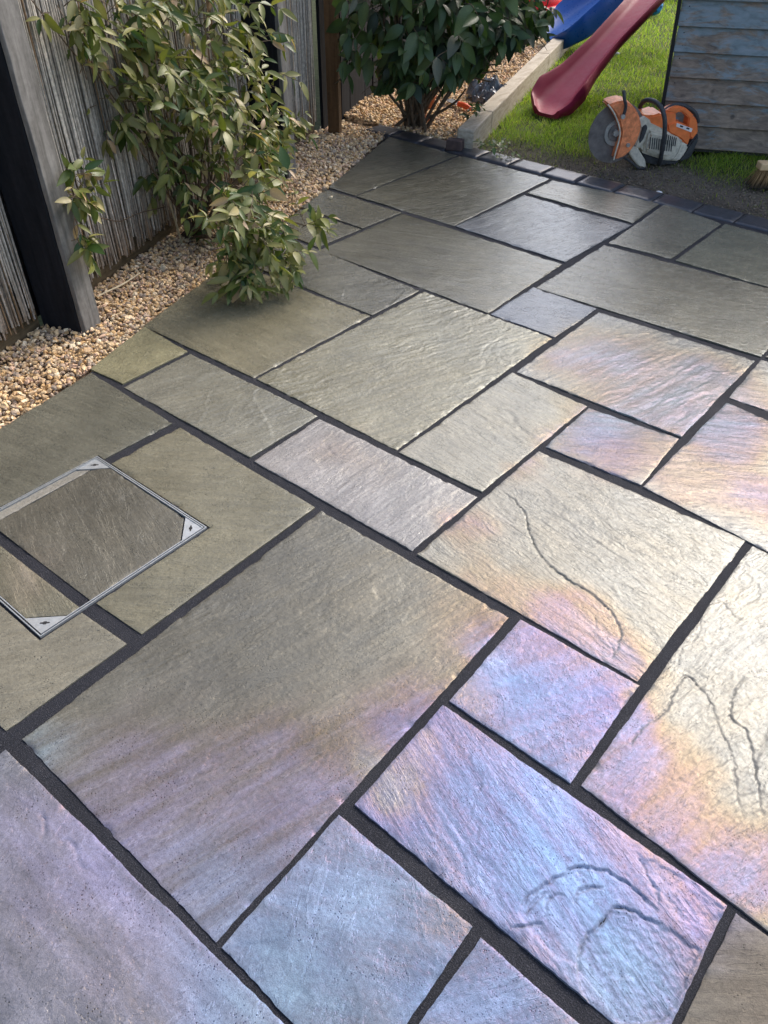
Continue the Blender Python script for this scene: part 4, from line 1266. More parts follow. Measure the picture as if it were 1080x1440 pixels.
# ------------------------------------------------------------------ timber edging of the lawn
def edging():
    root = empty("timber_edging")
    tag(root, "pale timber edging between the lawn and the gravel path", "edging")
    s = 0.0
    L = [0.42, 1.75, 1.9, 1.8]
    for l in L:
        c = ED_A + ED_D * (s + l / 2) + ED_N * 0.05 + UP * (0.025)
        bm = bmesh.new()
        add_box(bm, c, ED_D, ED_N, UP, l - 0.006, 0.095, 0.15, 0.007)
        o = bm_obj("sleeper", bm, M_SLEEPER, root)
        s += l
    # far return across the back of the lawn
    e = ED_A + ED_D * s
    box_obj("sleeper", np.array([e[0] + 2.6, BACK_Y + 0.07, 0.02]), np.array([1.0, 0, 0]), np.array([0, 1.0, 0]), UP, (6.4, 0.12, 0.12), M_SLEEPER, root, 0.006)
edging()
b = box_obj("brown_block", G(640, 203, 0.03), ED_D, ED_N, UP, (0.06, 0.09, 0.055), M_BRICK, None, 0.006)
tag(b, "small dark brown block at the end of the timber edging", "block")

# ------------------------------------------------------------------ shed
def shed():
    root = empty("garden_shed")
    tag(root, "timber shed with flaking blue grey paint on its overlapping boards", "shed")
    mt, nt, bs = new_mat("flaking_blue_paint")
    co = objcoord(nt)
    info = nd(nt, "ShaderNodeObjectInfo")
    mp = nd(nt, "ShaderNodeMapping"); mp.inputs["Rotation"].default_value = (0, 0, -0.4793); mp.inputs["Scale"].default_value = (3.2, 30, 42)
    add = nd(nt, "ShaderNodeVectorMath", operation='ADD'); nt.links.new(co, add.inputs[0])
    cmb = nd(nt, "ShaderNodeCombineXYZ"); 
    mul = nd(nt, "ShaderNodeMath", operation='MULTIPLY'); nt.links.new(info.outputs["Random"], mul.inputs[0]); mul.inputs[1].default_value = 37.0
    nt.links.new(mul.outputs[0], cmb.inputs[0]); nt.links.new(cmb.outputs[0], add.inputs[1])
    nt.links.new(add.outputs[0], mp.inputs["Vector"])
    grain = noise_node(nt, 1.0, 8, 0.65, mp.outputs[0], 0.6)
    mp2 = nd(nt, "ShaderNodeMapping"); mp2.inputs["Rotation"].default_value = (0, 0, -0.4793); mp2.inputs["Scale"].default_value = (1.6, 3, 8)
    nt.links.new(add.outputs[0], mp2.inputs["Vector"])
    patch = noise_node(nt, 2.2, 6, 0.68, mp2.outputs[0], 0.8)
    wood = ramp(nt, grain.outputs[0], [(0.25, (0.07, 0.052, 0.04)), (0.5, (0.20, 0.15, 0.11)), (0.78, (0.34, 0.26, 0.19))])
    paint = ramp(nt, grain.outputs[0], [(0.25, (0.10, 0.13, 0.14)), (0.5, (0.18, 0.225, 0.24)), (0.75, (0.25, 0.275, 0.30))])
    # paint survives better higher up the wall
    sep = nd(nt, "ShaderNodeSeparateXYZ"); nt.links.new(co, sep.inputs[0])
    hz = nd(nt, "ShaderNodeMapRange"); hz.inputs[1].default_value = 0.0; hz.inputs[2].default_value = 0.75; hz.inputs[3].default_value = -0.12; hz.inputs[4].default_value = 0.08
    nt.links.new(sep.outputs[2], hz.inputs[0])
    ad = nd(nt, "ShaderNodeMath", operation='ADD'); nt.links.new(patch.outputs[0], ad.inputs[0]); nt.links.new(hz.outputs[0], ad.inputs[1])
    msk = ramp(nt, ad.outputs[0], [(0.45, 0.0), (0.55, 1.0)])
    c = mixc(nt, 'MIX', msk, wood, paint)
    vo = nd(nt, "ShaderNodeTexVoronoi"); vo.inputs["Scale"].default_value = 7; nt.links.new(add.outputs[0], vo.inputs["Vector"])
    knot = ramp(nt, vo.outputs["Distance"], [(0.05, 0.25), (0.11, 1.0)])
    c = mixc(nt, 'MULTIPLY', 0.8, c, knot)
    nt.links.new(c, bs.inputs["Base Color"]); bs.inputs["Roughness"].default_value = 0.62
    bump(nt, bs, grain.outputs[0], 0.7, 0.003)
    A = np.array([-0.531, 3.486, 0.0])
    D = np.array([0.88728, 0.46123, 0]); Nf = np.array([0.46123, -0.88728, 0])      # along the wall, out of it towards the camera
    # base line so that the wall foot meets the photograph
    A = G(980, 207, 0.03); A[2] = 0
    wid = 2.1; sh = 1.92
    pitch = 0.1135
    k = 0; z = 0.0
    while z < sh:
        s0 = -0.205 - 0.065 * z + random.uniform(-0.004, 0.004); s1 = s0 + wid
        bm = bmesh.new()
        # feather edge board: thick at the foot, thin at the top, foot lapping over the board below
        prof = [(0.026, z), (0.020, z), (0.0, z + pitch + 0.012), (0.007, z + pitch + 0.012)]
        prof = [(0.030, z + 0.003), (0.027, z), (0.004, z), (0.0, z + pitch + 0.014), (0.009, z + pitch + 0.014)]
        n = 16
        rows = []
        for i in range(n + 1):
            s = s0 + (s1 - s0) * i / n
            dz = 0.0022 * gnoise(np.array([s * 3.0]), np.array([k * 5.0]), 7)[0]
            rows.append([bm.verts.new(A + D * s + Nf * (p - 0.03) + UP * (q + dz + 0.02)) for p, q in prof])
        q = len(prof)
        for i in range(n):
            for j in range(q):
                bm.faces.new((rows[i][j], rows[i + 1][j], rows[i + 1][(j + 1) % q], rows[i][(j + 1) % q]))
        bm.faces.new(rows[0]); bm.faces.new(rows[-1])
        bo = bm_obj("board", bm, mt, root)
        # nail heads near the corner
        for dz in (0.03, 0.085):
            nb = bmesh.new()
            c0 = A + D * (s0 + 0.035 + random.uniform(-0.004, 0.004)) + Nf * (0.0275 - 0.03 - 0.16 * dz + 0.0012) + UP * (z + dz + 0.02)
            bmesh.ops.create_cone(nb, cap_ends=True, segments=8, radius1=0.0034, radius2=0.0030, depth=0.003,
                                  matrix=Matrix.Translation(c0) @ Vector(Nf).to_track_quat('Z', 'Y').to_matrix().to_4x4())
            bm_obj("nail", nb, M_BLACK, bo)
        z += pitch; k += 1
    # body behind the boards: side walls, back, corner post, roof
    cw = simple("shed_side_timber", (0.06, 0.055, 0.05), 0.8, 0, 0.3, 20)
    lean = -0.065 * sh
    bm = bmesh.new()
    dp = 1.7
    BK = np.array([-0.30, 0.954, 0.0])
    def pt(s, d, z): return A + D * s + (BK * d if d > 0 else -Nf * d) + UP * z
    q = [pt(-0.19, 0.031, 0.0), pt(-0.205 + wid - 0.01, 0.031, 0.0), pt(-0.205 + wid - 0.01, dp, 0.0), pt(-0.19, dp, 0.0)]
    qt = [pt(-0.19 + lean, 0.031, sh), pt(-0.205 + wid - 0.01 + lean, 0.031, sh), pt(-0.205 + wid - 0.01 + lean, dp, sh), pt(-0.19 + lean, dp, sh)]
    vb = [bm.verts.new(p) for p in q]; vt = [bm.verts.new(p) for p in qt]
    for i in range(4): bm.faces.new((vb[i], vb[(i + 1) % 4], vt[(i + 1) % 4], vt[i]))
    bm.faces.new(vt); bm.faces.new(vb)
    bm_obj("wall", bm, cw, root)
    bm = bmesh.new()
    r0 = [pt(-0.30 + lean, -0.12, sh), pt(wid - 0.1 + lean, -0.12, sh), pt(wid - 0.1 + lean, dp + 0.12, sh), pt(-0.30 + lean, dp + 0.12, sh)]
    rg = [pt(-0.30 + lean, dp / 2, sh + 0.32), pt(wid - 0.1 + lean, dp / 2, sh + 0.32)]
    th = 0.03
    v = [bm.verts.new(p) for p in r0 + rg] + [bm.verts.new(p + UP * th) for p in r0 + rg]
    for f_ in ((0, 1, 5, 4), (2, 3, 4, 5), (6, 10, 11, 7), (8, 11, 10, 9), (0, 6, 7, 1), (2, 8, 9, 3), (0, 4, 10, 6), (3, 9, 10, 4), (1, 7, 11, 5), (2, 5, 11, 8)):
        bm.faces.new([v[i] for i in f_])
    bm_obj("roof", bm, M_BLACK, root)
    bm = bmesh.new()
    for s in (-0.19 + lean, wid - 0.215 + lean):
        vs = [bm.verts.new(p) for p in (pt(s, 0.031, sh), pt(s, dp, sh), pt(s, dp / 2, sh + 0.31))]; bm.faces.new(vs)
    bm_obj("gable", bm, cw, root)
    # dark corner strip at the left end of the boards
    a = A + D * (-0.214) - Nf * 0.016; b_ = A + D * (-0.214 - 0.065 * sh) - Nf * 0.016 + UP * sh
    ax = (b_ - a) / np.linalg.norm(b_ - a)
    box_obj("corner_strip", (a + b_) / 2 + UP * 0.02, D, Nf, ax, (0.016, 0.045, np.linalg.norm(b_ - a)), M_BLACK, root, 0.002)
shed()

# ------------------------------------------------------------------ leaves
def leaf_mesh(name, L, W, fold, curl, col, n=5, tipcol=None):
    V = []; C_ = []
    for i in range(n + 1):
        t = i / n
        w = W / 2 * (math.sin(math.pi * min(1, t ** 0.82)) ** 0.85 if 0 < t < 1 else 0.0)
        z = -curl * L * t * t
        x = L * t
        e = fold * w
        V += [(x, -w, z + e), (x, 0, z), (x, w, z + e)]
        c = np.array(col)
        C_ += [c * 0.94, c * 1.22, c * 1.04]
    F = []
    for i in range(n):
        a = i * 3
        F += [(a, a + 3, a + 4, a + 1), (a + 1, a + 4, a + 5, a + 2)]
    me = bpy.data.meshes.new(name)
    me.from_pydata(V, [], F)
    me.polygons.foreach_set("use_smooth", np.full(len(F), True))
    c4 = np.ones((len(V), 4), np.float32); c4[:, :3] = np.clip(np.array(C_), 0, 1)
    a = me.color_attributes.new("Col", 'FLOAT_COLOR', 'POINT'); a.data.foreach_set("color", c4.ravel())
    me.materials.append(M_LEAF)
    return me, np.array(V, float), np.array(F), c4[:, :3].copy()

def leaf_matrix(pos, dirv, nrm):
    d = dirv / (np.linalg.norm(dirv) + 1e-9)
    n = nrm - (nrm @ d) * d; n /= np.linalg.norm(n) + 1e-9
    s = np.cross(n, d)
    return np.stack([d, s, n], 1), pos

def place_leaves(leaves, protos, root, limit=300):
    """leaves: list of (pos, dir, normal, scale, proto index, score). The largest in view become parts, the rest one mesh."""
    leaves.sort(key=lambda l: -l[5])
    for (pos, d, n, sc, pi, _) in leaves[:limit]:
        R, p = leaf_matrix(pos, d, n)
        o = bpy.data.objects.new("leaf", protos[pi][0])
        o.matrix_local = Matrix([[R[0, 0] * sc, R[0, 1] * sc, R[0, 2] * sc, p[0]], [R[1, 0] * sc, R[1, 1] * sc, R[1, 2] * sc, p[1]],
                                 [R[2, 0] * sc, R[2, 1] * sc, R[2, 2] * sc, p[2]], [0, 0, 0, 1]])
        COL.objects.link(o); o.parent = root
    rest = leaves[limit:]
    if rest:
        Vs, Fs, Cs, k = [], [], [], 0
        for (pos, d, n, sc, pi, _) in rest:
            R, p = leaf_matrix(pos, d, n)
            V = protos[pi][1] * sc @ R.T + p
            Vs.append(V); Fs.append(protos[pi][2] + k); Cs.append(protos[pi][3]); k += len(V)
        o = np_mesh("leaves", np.concatenate(Vs), np.concatenate(Fs), M_LEAF, root, cols=np.concatenate(Cs))
        o["kind"] = "stuff"

def nrm(v): return v / (np.linalg.norm(v) + 1e-9)

def twig_leaves(rng, start, direc, length, npairs, size, protos, weights, out, view_bias, droop=0.5, keep=None):
    """a drooping twig with leaves in opposite pairs and a tip whorl"""
    d = nrm(direc); p = start.copy(); pts = [p.copy()]
    step = length / npairs
    for i in range(npairs):
        d = nrm(d + np.array([0, 0, -droop]) * 0.18 + rng.normal(0, 0.16, 3))
        p = p + d * step; pts.append(p.copy())
        side = nrm(np.cross(d, UP + rng.normal(0, 0.3, 3)))
        if i % 2: side = nrm(0.5 * side + np.cross(side, d))
        last = i == npairs - 1
        for sg in ((-1, 1) if not last else (-1, 0, 1)):
            ld = nrm(d * (0.55 if sg else 1.0) + side * sg * 0.9 + np.array([0, 0, -0.45 * droop]) + rng.normal(0, 0.22, 3))
            ln = nrm(UP * 0.8 + view_bias * 0.6 + rng.normal(0, 0.5, 3))
            sc = size * rng.choice([0.55, 0.8, 1.0, 1.2]) * rng.uniform(0.85, 1.15) * (1 - 0.25 * i / npairs)
            pi = rng.choice(len(protos), p=weights)
            if keep is not None and not keep(p + ld * sc): continue
            out.append([p.copy(), ld, ln, sc, pi, 0.0])
    return pts

def stems_obj(paths, radius, name, mat, root):
    Vs, Fs, k = [], [], 0
    for pts, r0, r1 in paths:
        P = resample(pts, max(4, len(pts) * 2))
        V, F = tube_data(P, np.linspace(r0, r1, len(P)), 5, cap=False)
        Vs.append(V); Fs += [tuple(i + k for i in f_) for f_ in F]; k += len(V)
    return np_mesh(name, np.concatenate(Vs), Fs, mat, root)

def climbing_plant():
    rng = np.random.default_rng(21)
    root = empty("climbing_plant")
    tag(root, "olive green climbing plant on the reed fence spilling over the patio", "climbing plant")
    cols = [(0.115, 0.135, 0.030), (0.16, 0.17, 0.045), (0.075, 0.105, 0.025), (0.22, 0.21, 0.075), (0.045, 0.085, 0.022), (0.36, 0.31, 0.15), (0.38, 0.26, 0.15)]
    wts = [0.20, 0.22, 0.17, 0.20, 0.10, 0.08, 0.03]
    protos = []
    pw = []
    for c, w in zip(cols, wts):
        for (W, f_, cu) in ((0.34, 0.35, 0.22), (0.42, 0.2, 0.35), (0.30, 0.6, 0.12)):
            protos.append(leaf_mesh("leaf", 1.0, W, f_, cu, c)); pw.append(w / 3)
    pw = np.array(pw) / sum(pw)
    # clumps read off the photograph: px, py, distance off the reeds, radius, number of twigs
    blobs = [(300, 10, .10, .13, 12), (245, 20, .10, .13, 11), (190, 15, .07, .10, 7), (110, 8, .05, .08, 6), (85, 25, .04, .05, 2), (150, 50, .06, .08, 5), (190, 70, .08, .09, 6), (170, 20, .08, .09, 5), (335, 50, .12, .10, 8), (275, 75, .16, .15, 13), (215, 90, .12, .10, 8),
             (165, 130, .06, .06, 4), (335, 120, .16, .11, 9), (290, 140, .2, .13, 12), (235, 150, .13, .10, 8), (365, 165, .20, .09, 7), (395, 188, .24, .06, 4), (320, 195, .24, .12, 11),
             (260, 205, .16, .09, 7), (215, 205, .08, .05, 3), (355, 225, .28, .09, 7), (285, 250, .22, .10, 8), (330, 255, .32, .10, 9), (250, 262, .14, .05, 3)]
    leaves = []; paths = []
    rootp = fence(1.12, 0.09, -0.02)
    vb = nrm(FN * 0.7 + np.array([0.2, -0.5, 0.3]))
    for (px, py, t, r, nt) in blobs:
        c = onplane(px, py, P0, FN, t)
        paths.append(([rootp + rng.normal(0, 0.02, 3) * np.array([1, 1, 0]), (rootp * 0.6 + c * 0.4) + FN * 0.02 + rng.normal(0, 0.03, 3), c + rng.normal(0, 0.02, 3)], 0.006, 0.0025))
        for k in range(int(nt * 1.7)):
            o = c + rng.normal(0, r * 0.55, 3)
            tt = (o - P0) @ FN
            if tt < 0.02: o = o + FN * (0.03 - tt)
            d = nrm((o - c) * 0.8 / r + FN * 0.7 + rng.normal(0, 0.45, 3))
            p = twig_leaves(rng, o, d, rng.uniform(0.07, 0.15), int(rng.integers(2, 5)), 0.075, protos, pw, leaves, vb, 0.9,
                            keep=lambda q: (q - P0) @ FN > 0.012)
            paths.append((p, 0.0016, 0.0008))
    # lower clump leaning out over the patio: px, py, height, spread, twigs
    low = [(325, 285, .34, .09, 9), (365, 285, .30, .07, 6), (350, 318, .25, .09, 10), (315, 330, .24, .07, 6), (385, 318, .2, .07, 6), (345, 352, .17, .09, 11), (380, 355, .14, .07, 8),
           (325, 375, .12, .06, 7), (355, 388, .08, .07, 9), (392, 385, .07, .05, 5), (420, 325, .16, .035, 3), (432, 318, .15, .02, 2), (330, 395, .05, .04, 4)]
    for (px, py, z, r, nt) in low:
        c = G(px, py, z)
        paths.append(([rootp + rng.normal(0, 0.03, 3) * np.array([1, 1, 0]), (rootp * 0.5 + c * 0.5) + UP * 0.10 + rng.normal(0, 0.02, 3), c], 0.005, 0.002))
        for k in range(int(nt * 1.15)):
            o = c + rng.normal(0, r * 0.5, 3)
            if o[2] < 0.03: o[2] = 0.03 + abs(rng.normal(0, 0.01))
            d = nrm((o - c) * 0.8 / r + FN * 0.4 + np.array([0.25, -0.35, 0.0]) + rng.normal(0, 0.45, 3))
            p = twig_leaves(rng, o, d, rng.uniform(0.06, 0.12), int(rng.integers(2, 5)), 0.072, protos, pw, leaves, vb, 0.8, keep=lambda q: q[2] > 0.012)
            paths.append((p, 0.0016, 0.0008))
    # the two sprigs in front of the first post and the pale one above it
    for (px, py, t, n_) in ((104, 240, .19, 2), (112, 258, .195, 3), (96, 268, .195, 2), (100, 300, .195, 2), (118, 322, .19, 2), (116, 355, .19, 2), (105, 262, .20, 3), (92, 280, .22, 2), (112, 300, .215, 2), (108, 345, .21, 1), (128, 105, .05, 2), (100, 95, .045, 1), (142, 145, .05, 2), (72, 28, .04, 1), (150, 165, .05, 2)):
        c = onplane(px, py, P0, FN, t)
        for k in range(n_):
            p = twig_leaves(rng, c + rng.normal(0, 0.012, 3), nrm(FN * 0.4 + rng.normal(0, 0.6, 3)), 0.06, 2, 0.07, protos, pw, leaves, vb, 0.9, keep=lambda q: (q - P0) @ FN > 0.01)
            paths.append((p, 0.0016, 0.0008))
    for l in leaves:
        l[5] = -np.linalg.norm(l[0] - CC) + 0.5 * l[3] / 0.075 * 0.3
        v = nrm(CC - l[0]); l[5] += 0.5 * ((l[0] - P0) @ FN) + 0.3 * abs(v @ l[2])
    place_leaves(leaves, protos, root)
    stems_obj(paths, 0, "stems", M_STEM, root)["kind"] = "stuff"
    # bare vines
    def vine(pts, r):
        tube("vine", [onplane(x, y, P0, FN, t) for x, y, t in pts], r, M_STEM, root, 6, n=24)
    vine([(40, -6, .03), (58, 18, .035), (76, 40, .03), (98, 68, .03), (114, 88, .03), (122, 112, .04)], 0.0022)
    vine([(100, 262, .215), (112, 290, .21), (128, 303, .19), (150, 308, .06), (170, 311, .04), (195, 300, .04), (232, 291, .06)], 0.0022)
    vine([(112, 290, .21), (104, 315, .205), (112, 345, .205)], 0.0016)
climbing_plant()

def shrub():
    rng = np.random.default_rng(33)
    root = empty("shrub")
    tag(root, "dark green broad leaved shrub standing in the gravel at the far corner", "shrub")
    cols = [(0.038, 0.072, 0.022), (0.055, 0.095, 0.030), (0.078, 0.115, 0.045), (0.017, 0.034, 0.015), (0.085, 0.095, 0.06), (0.09, 0.12, 0.03)]
    wts = [0.28, 0.24, 0.2, 0.14, 0.10, 0.04]
    protos = []; pw = []
    for c, w in zip(cols, wts):
        for (W, f_, cu) in ((0.42, 0.3, 0.25), (0.50, 0.18, 0.4), (0.36, 0.5, 0.15)):
            protos.append(leaf_mesh("leaf", 1.0, W, f_, cu, c)); pw.append(w / 3)
    pw = np.array(pw) / sum(pw)
    base = G(583, 178)
    blobs = [(560, 20, 4.75, .20, 15), (615, 25, 4.8, .24, 22), (668, 20, 4.9, .20, 20), (700, 35, 5.0, .13, 12), (640, 75, 4.8, .22, 20), (690, 75, 4.95, .14, 16), (600, 85, 4.78, .16, 11),
             (555, 75, 4.85, .14, 8), (705, 5, 5.1, .12, 10), (655, 125, 4.82, .12, 9), (690, 115, 4.92, .05, 4), (620, 130, 4.78, .10, 6), (540, 30, 4.9, .12, 9), (545, 95, 4.8, .07, 5), (570, 120, 4.75, .05, 4), (600, 110, 4.78, .12, 9), (520, 15, 4.85, .06, 4), (730, 15, 5.15, .06, 6), (735, 45, 5.1, .04, 3), (715, 60, 5.05, .07, 6), (700, 100, 4.95, .06, 5), (690, 50, 4.85, .16, 10),
             (620, -70, 5.0, .34, 26), (680, -60, 5.1, .22, 16), (560, -60, 4.95, .26, 16), (650, -170, 5.1, .34, 18), (705, 90, 5.0, .05, 3)]
    leaves = []; paths = []
    vb = nrm(CC - np.array([-1.9, 2.9, 0.4]))
    for (px, py, D, r, nt) in blobs:
        c = at_range(px, py, D)
        if (c - P0) @ FN < 0.12: c = c + FN * (0.14 - (c - P0) @ FN)
        paths.append(([base + rng.normal(0, 0.05, 3) * np.array([1, 1, 0]), base * 0.55 + c * 0.45 + rng.normal(0, 0.04, 3) + UP * 0.12, c], 0.011, 0.004))
        for k in range(int(nt * 1.4)):
            o = c + rng.normal(0, r * 0.5, 3)
            d = nrm((o - c) * 0.9 / r + vb * 0.25 + rng.normal(0, 0.45, 3))
            if o[2] < 0.26 or (o - ED_A) @ ED_N < 0.12 - max(0.0, o[2] - 0.34) * 2.2: continue
            p = twig_leaves(rng, o, d, rng.uniform(0.10, 0.2), int(rng.integers(2, 5)), 0.120, protos, pw, leaves, vb, 1.1, keep=lambda q: q[2] > 0.24 and (q - P0) @ FN > 0.05 and (q - ED_A) @ ED_N > 0.10 - max(0.0, q[2] - 0.32) * 2.5)
            paths.append((p, 0.0022, 0.001))
    for l in leaves:
        v = CC - l[0]; l[5] = -np.linalg.norm(v) + 0.3 * abs(nrm(v) @ l[2])
        if pr_y(l[0]) < -30: l[5] -= 5
    place_leaves(leaves, protos, root)
    stems_obj(paths, 0, "branches", M_STEM, root)["kind"] = "stuff"
    for (x0, x1, x2, rr) in ((577, 566, 556, .014), (582, 580, 590, .012), (588, 600, 630, .012), (572, 556, 540, .010), (594, 590, 610, .010)):
        tube("trunk", [G(x0, 180, -0.02), at_range(x1, 110, 4.86), at_range(x2, 20, 4.86), at_range(x2, -60, 4.95)], [rr, rr * 0.85, rr * 0.6, rr * .5], M_STEM, root, 8, n=20)

def pr_y(p):
    d = CR @ (p - CC); return 720 + CF * d[1] / d[2]
shrub()

def weed(name, pts, size, n, label, seed, cols, cat):
    rng = np.random.default_rng(seed)
    root = empty(name); tag(root, label, cat)
    protos = [leaf_mesh("leaf", 1.0, 0.5, 0.25, 0.3, c) for c in cols]
    pw = np.ones(len(protos)) / len(protos)
    leaves = []; paths = []
    for (px, py, z) in pts:
        c = G(px, py, z)
        for k in range(n):
            p = twig_leaves(rng, c + rng.normal(0, 0.012, 3), nrm(np.array([0, 0, .6]) + rng.normal(0, 0.6, 3)), 0.05, 2, size, protos, pw, leaves, UP, 0.5, keep=lambda q: q[2] > -0.005)
            paths.append((p, 0.0014, 0.0008))
    place_leaves(leaves, protos, root)
    stems_obj(paths, 0, "stems", M_STEM, root)["kind"] = "stuff"
weed("fallen_sprig", [(684, 206, .02), (692, 212, .015), (702, 214, .015), (712, 219, .01), (719, 224, .01)], 0.035, 3, "wilting leafy sprig lying on the lawn edge behind the setts", 3,
     [(0.10, 0.16, 0.05), (0.16, 0.20, 0.09), (0.36, 0.33, 0.22)], "sprig")
weed("seedling", [(664, 168, .04), (673, 165, .10), (660, 160, .06)], 0.05, 2, "small dark leafy seedling at the inner edge of the timber edging", 4, [(0.03, 0.06, 0.02), (0.05, 0.09, 0.03)], "seedling")

# ------------------------------------------------------------------ slides
def chute(name, path, widths, rails, mat, parent, thick=0.022):
    P = resample(path, 46)
    W = np.interp(np.linspace(0, 1, 46), np.linspace(0, 1, len(widths)), widths)
    Rl = np.interp(np.linspace(0, 1, 46), np.linspace(0, 1, len(rails)), rails)
    T = np.gradient(P, axis=0); T /= np.linalg.norm(T, axis=1)[:, None]
    hd = nrm((P[-1] - P[0]) * np.array([1, 1, 0])); sd = np.cross(hd, UP)
    bm = bmesh.new(); rows = []
    for i in range(len(P)):
        n = np.cross(sd, T[i]); n = n if n[2] > 0 else -n
        w, r = W[i] / 2, Rl[i]
        prof = []
        # inside: bed curving up into the rounded side rails, then the outside and the underside
        for k in range(13):
            a = -1 + 2 * k / 12
            prof.append((a * (w - 0.02), r * abs(a) ** 5))
        prof += [(w - 0.008, r + 0.006), (w, r - 0.004), (w + 0.002, r * 0.4), (w - 0.012, -thick * 0.7)]
        for k in range(7):
            a = 1 - 2 * k / 6
            prof.append((a * (w - 0.035), -thick))
        prof += [(-w + 0.012, -thick * 0.7), (-w - 0.002, r * 0.4), (-w, r - 0.004), (-w + 0.008, r + 0.006)]
        rows.append([bm.verts.new(P[i] + sd * a + n * b_) for a, b_ in prof])
    q = len(rows[0])
    for i in range(len(rows) - 1):
        for j in range(q):
            bm.faces.new((rows[i][j], rows[i + 1][j], rows[i + 1][(j + 1) % q], rows[i][(j + 1) % q]))
    bm.faces.new(rows[0]); bm.faces.new(rows[-1])
    return bm_obj(name, bm, mat, parent, smooth=True, autosmooth=50), P, sd

def slide(name, label, path, widths, rails, mat, thick=0.022):
    root = empty(name); tag(root, label, "slide", "garden slides")
    _, P, sd = chute("chute", path, widths, rails, mat, root, thick)
    top = P[-1]; hd = nrm((P[-1] - P[0]) * np.array([1, 1, 0]))
    # ladder behind the top of the chute
    for k in (-1, 1):
        tube("ladder_rail", [top + sd * k * 0.16 + hd * 0.06 + UP * 0.12, top + sd * k * 0.17 + hd * 0.30 - UP * (top[2] * 0.5), top + sd * k * 0.18 + hd * 0.52 - UP * (top[2] + 0.02)], 0.02, mat, root, 8, n=14)
    for q in (0.2, 0.45, 0.7, 0.92):
        z = top[2] * (1 - q)
        c = top + hd * (0.06 + 0.46 * (0.1 + q * 0.9)); c[2] = z
        box_obj("step", c, sd, hd, UP, (0.33, 0.07, 0.03), mat, root, 0.008)
slide("slide", "dark red plastic slide ending on the shaded lawn near the saw",
      [G(768, 160, .015), G(776, 150, .03), G(792, 132, .085), G(815, 105, .17), G(850, 65, .30), G(890, 22, .44), G(930, -22, .58), G(980, -75, .76), G(1050, -140, 1.0)],
      [0.20, 0.33, 0.35, 0.27, 0.22, 0.23, 0.25, 0.27, 0.28], [0.03, 0.06, 0.085, 0.05, 0.04, 0.04, 0.04, 0.04, 0.04], M_RED)
slide("slide", "blue plastic slide with rounded end behind the dark red one",
      [at_range(772, 54, 7.36), at_range(784, 46, 7.40), at_range(804, 32, 7.5), at_range(832, 12, 7.6), at_range(866, -12, 7.7), at_range(905, -40, 7.8), at_range(955, -75, 7.9), at_range(1010, -112, 8.0)],
      [0.20, 0.40, 0.52, 0.52, 0.46, 0.44, 0.44, 0.44], [0.02, 0.05, 0.09, 0.11, 0.10, 0.10, 0.10, 0.10], M_BLUE, 0.09)

# toys in the distance
def toys():
    root = empty("toy_car"); tag(root, "bright red plastic ride-on toy on the gravel path", "toy")
    c = G(764, 24)
    bm = bmesh.new(); bmesh.ops.create_uvsphere(bm, u_segments=20, v_segments=12, radius=1)
    for v in bm.verts:
        v.co.z = max(v.co.z, -0.35); v.co = Vector((v.co.x * 0.145, v.co.y * 0.20, v.co.z * 0.14 + 0.13))
        v.co += Vector(c)
    bm_obj("body", bm, M_REDTOY, root, smooth=True)
    bm = bmesh.new(); bmesh.ops.create_uvsphere(bm, u_segments=20, v_segments=10, radius=1)
    for v in bm.verts: v.co = Vector((v.co.x * 0.20, v.co.y * 0.23, v.co.z * 0.028 + 0.095)) + Vector(c)
    bm_obj("rim", bm, M_REDTOY, root, smooth=True)
    for sx in (-1, 1):
        for sy in (-1, 1):
            bm = bmesh.new()
            bmesh.ops.create_cone(bm, cap_ends=True, segments=16, radius1=0.055, radius2=0.055, depth=0.035,
                                  matrix=Matrix.Translation(Vector(c) + Vector((sx * 0.15, sy * 0.12, 0.055))) @ Matrix.Rotation(math.pi / 2, 4, 'Y'))
            bm_obj("wheel", bm, M_SAWBLACK, root)
    root = empty("ball"); tag(root, "light blue plastic ball with dark spots at the far end of the lawn", "ball")
    c = G(917, 22); r = 0.085; ctr = Vector(c) + Vector((0, 0, r))
    bm = bmesh.new(); bmesh.ops.create_uvsphere(bm, u_segments=28, v_segments=18, radius=r, matrix=Matrix.Translation(ctr))
    bm_obj("shell", bm, M_BLUEBALL, root, smooth=True)
    sp = bmesh.new()
    for k in range(26):
        z = 1 - 2 * (k + 0.5) / 26; a = k * 2.39996
        d = Vector((math.sqrt(1 - z * z) * math.cos(a), math.sqrt(1 - z * z) * math.sin(a), z))
        bmesh.ops.create_cone(sp, cap_ends=True, segments=10, radius1=0.012, radius2=0.012, depth=0.004, matrix=Matrix.Translation(ctr + d * (r - 0.0002)) @ d.to_track_quat('Z', 'Y').to_matrix().to_4x4())
    o = bm_obj("spots", sp, simple("ball_spot", (0.01, 0.05, 0.16), 0.5), root); o["kind"] = "stuff"
toys()

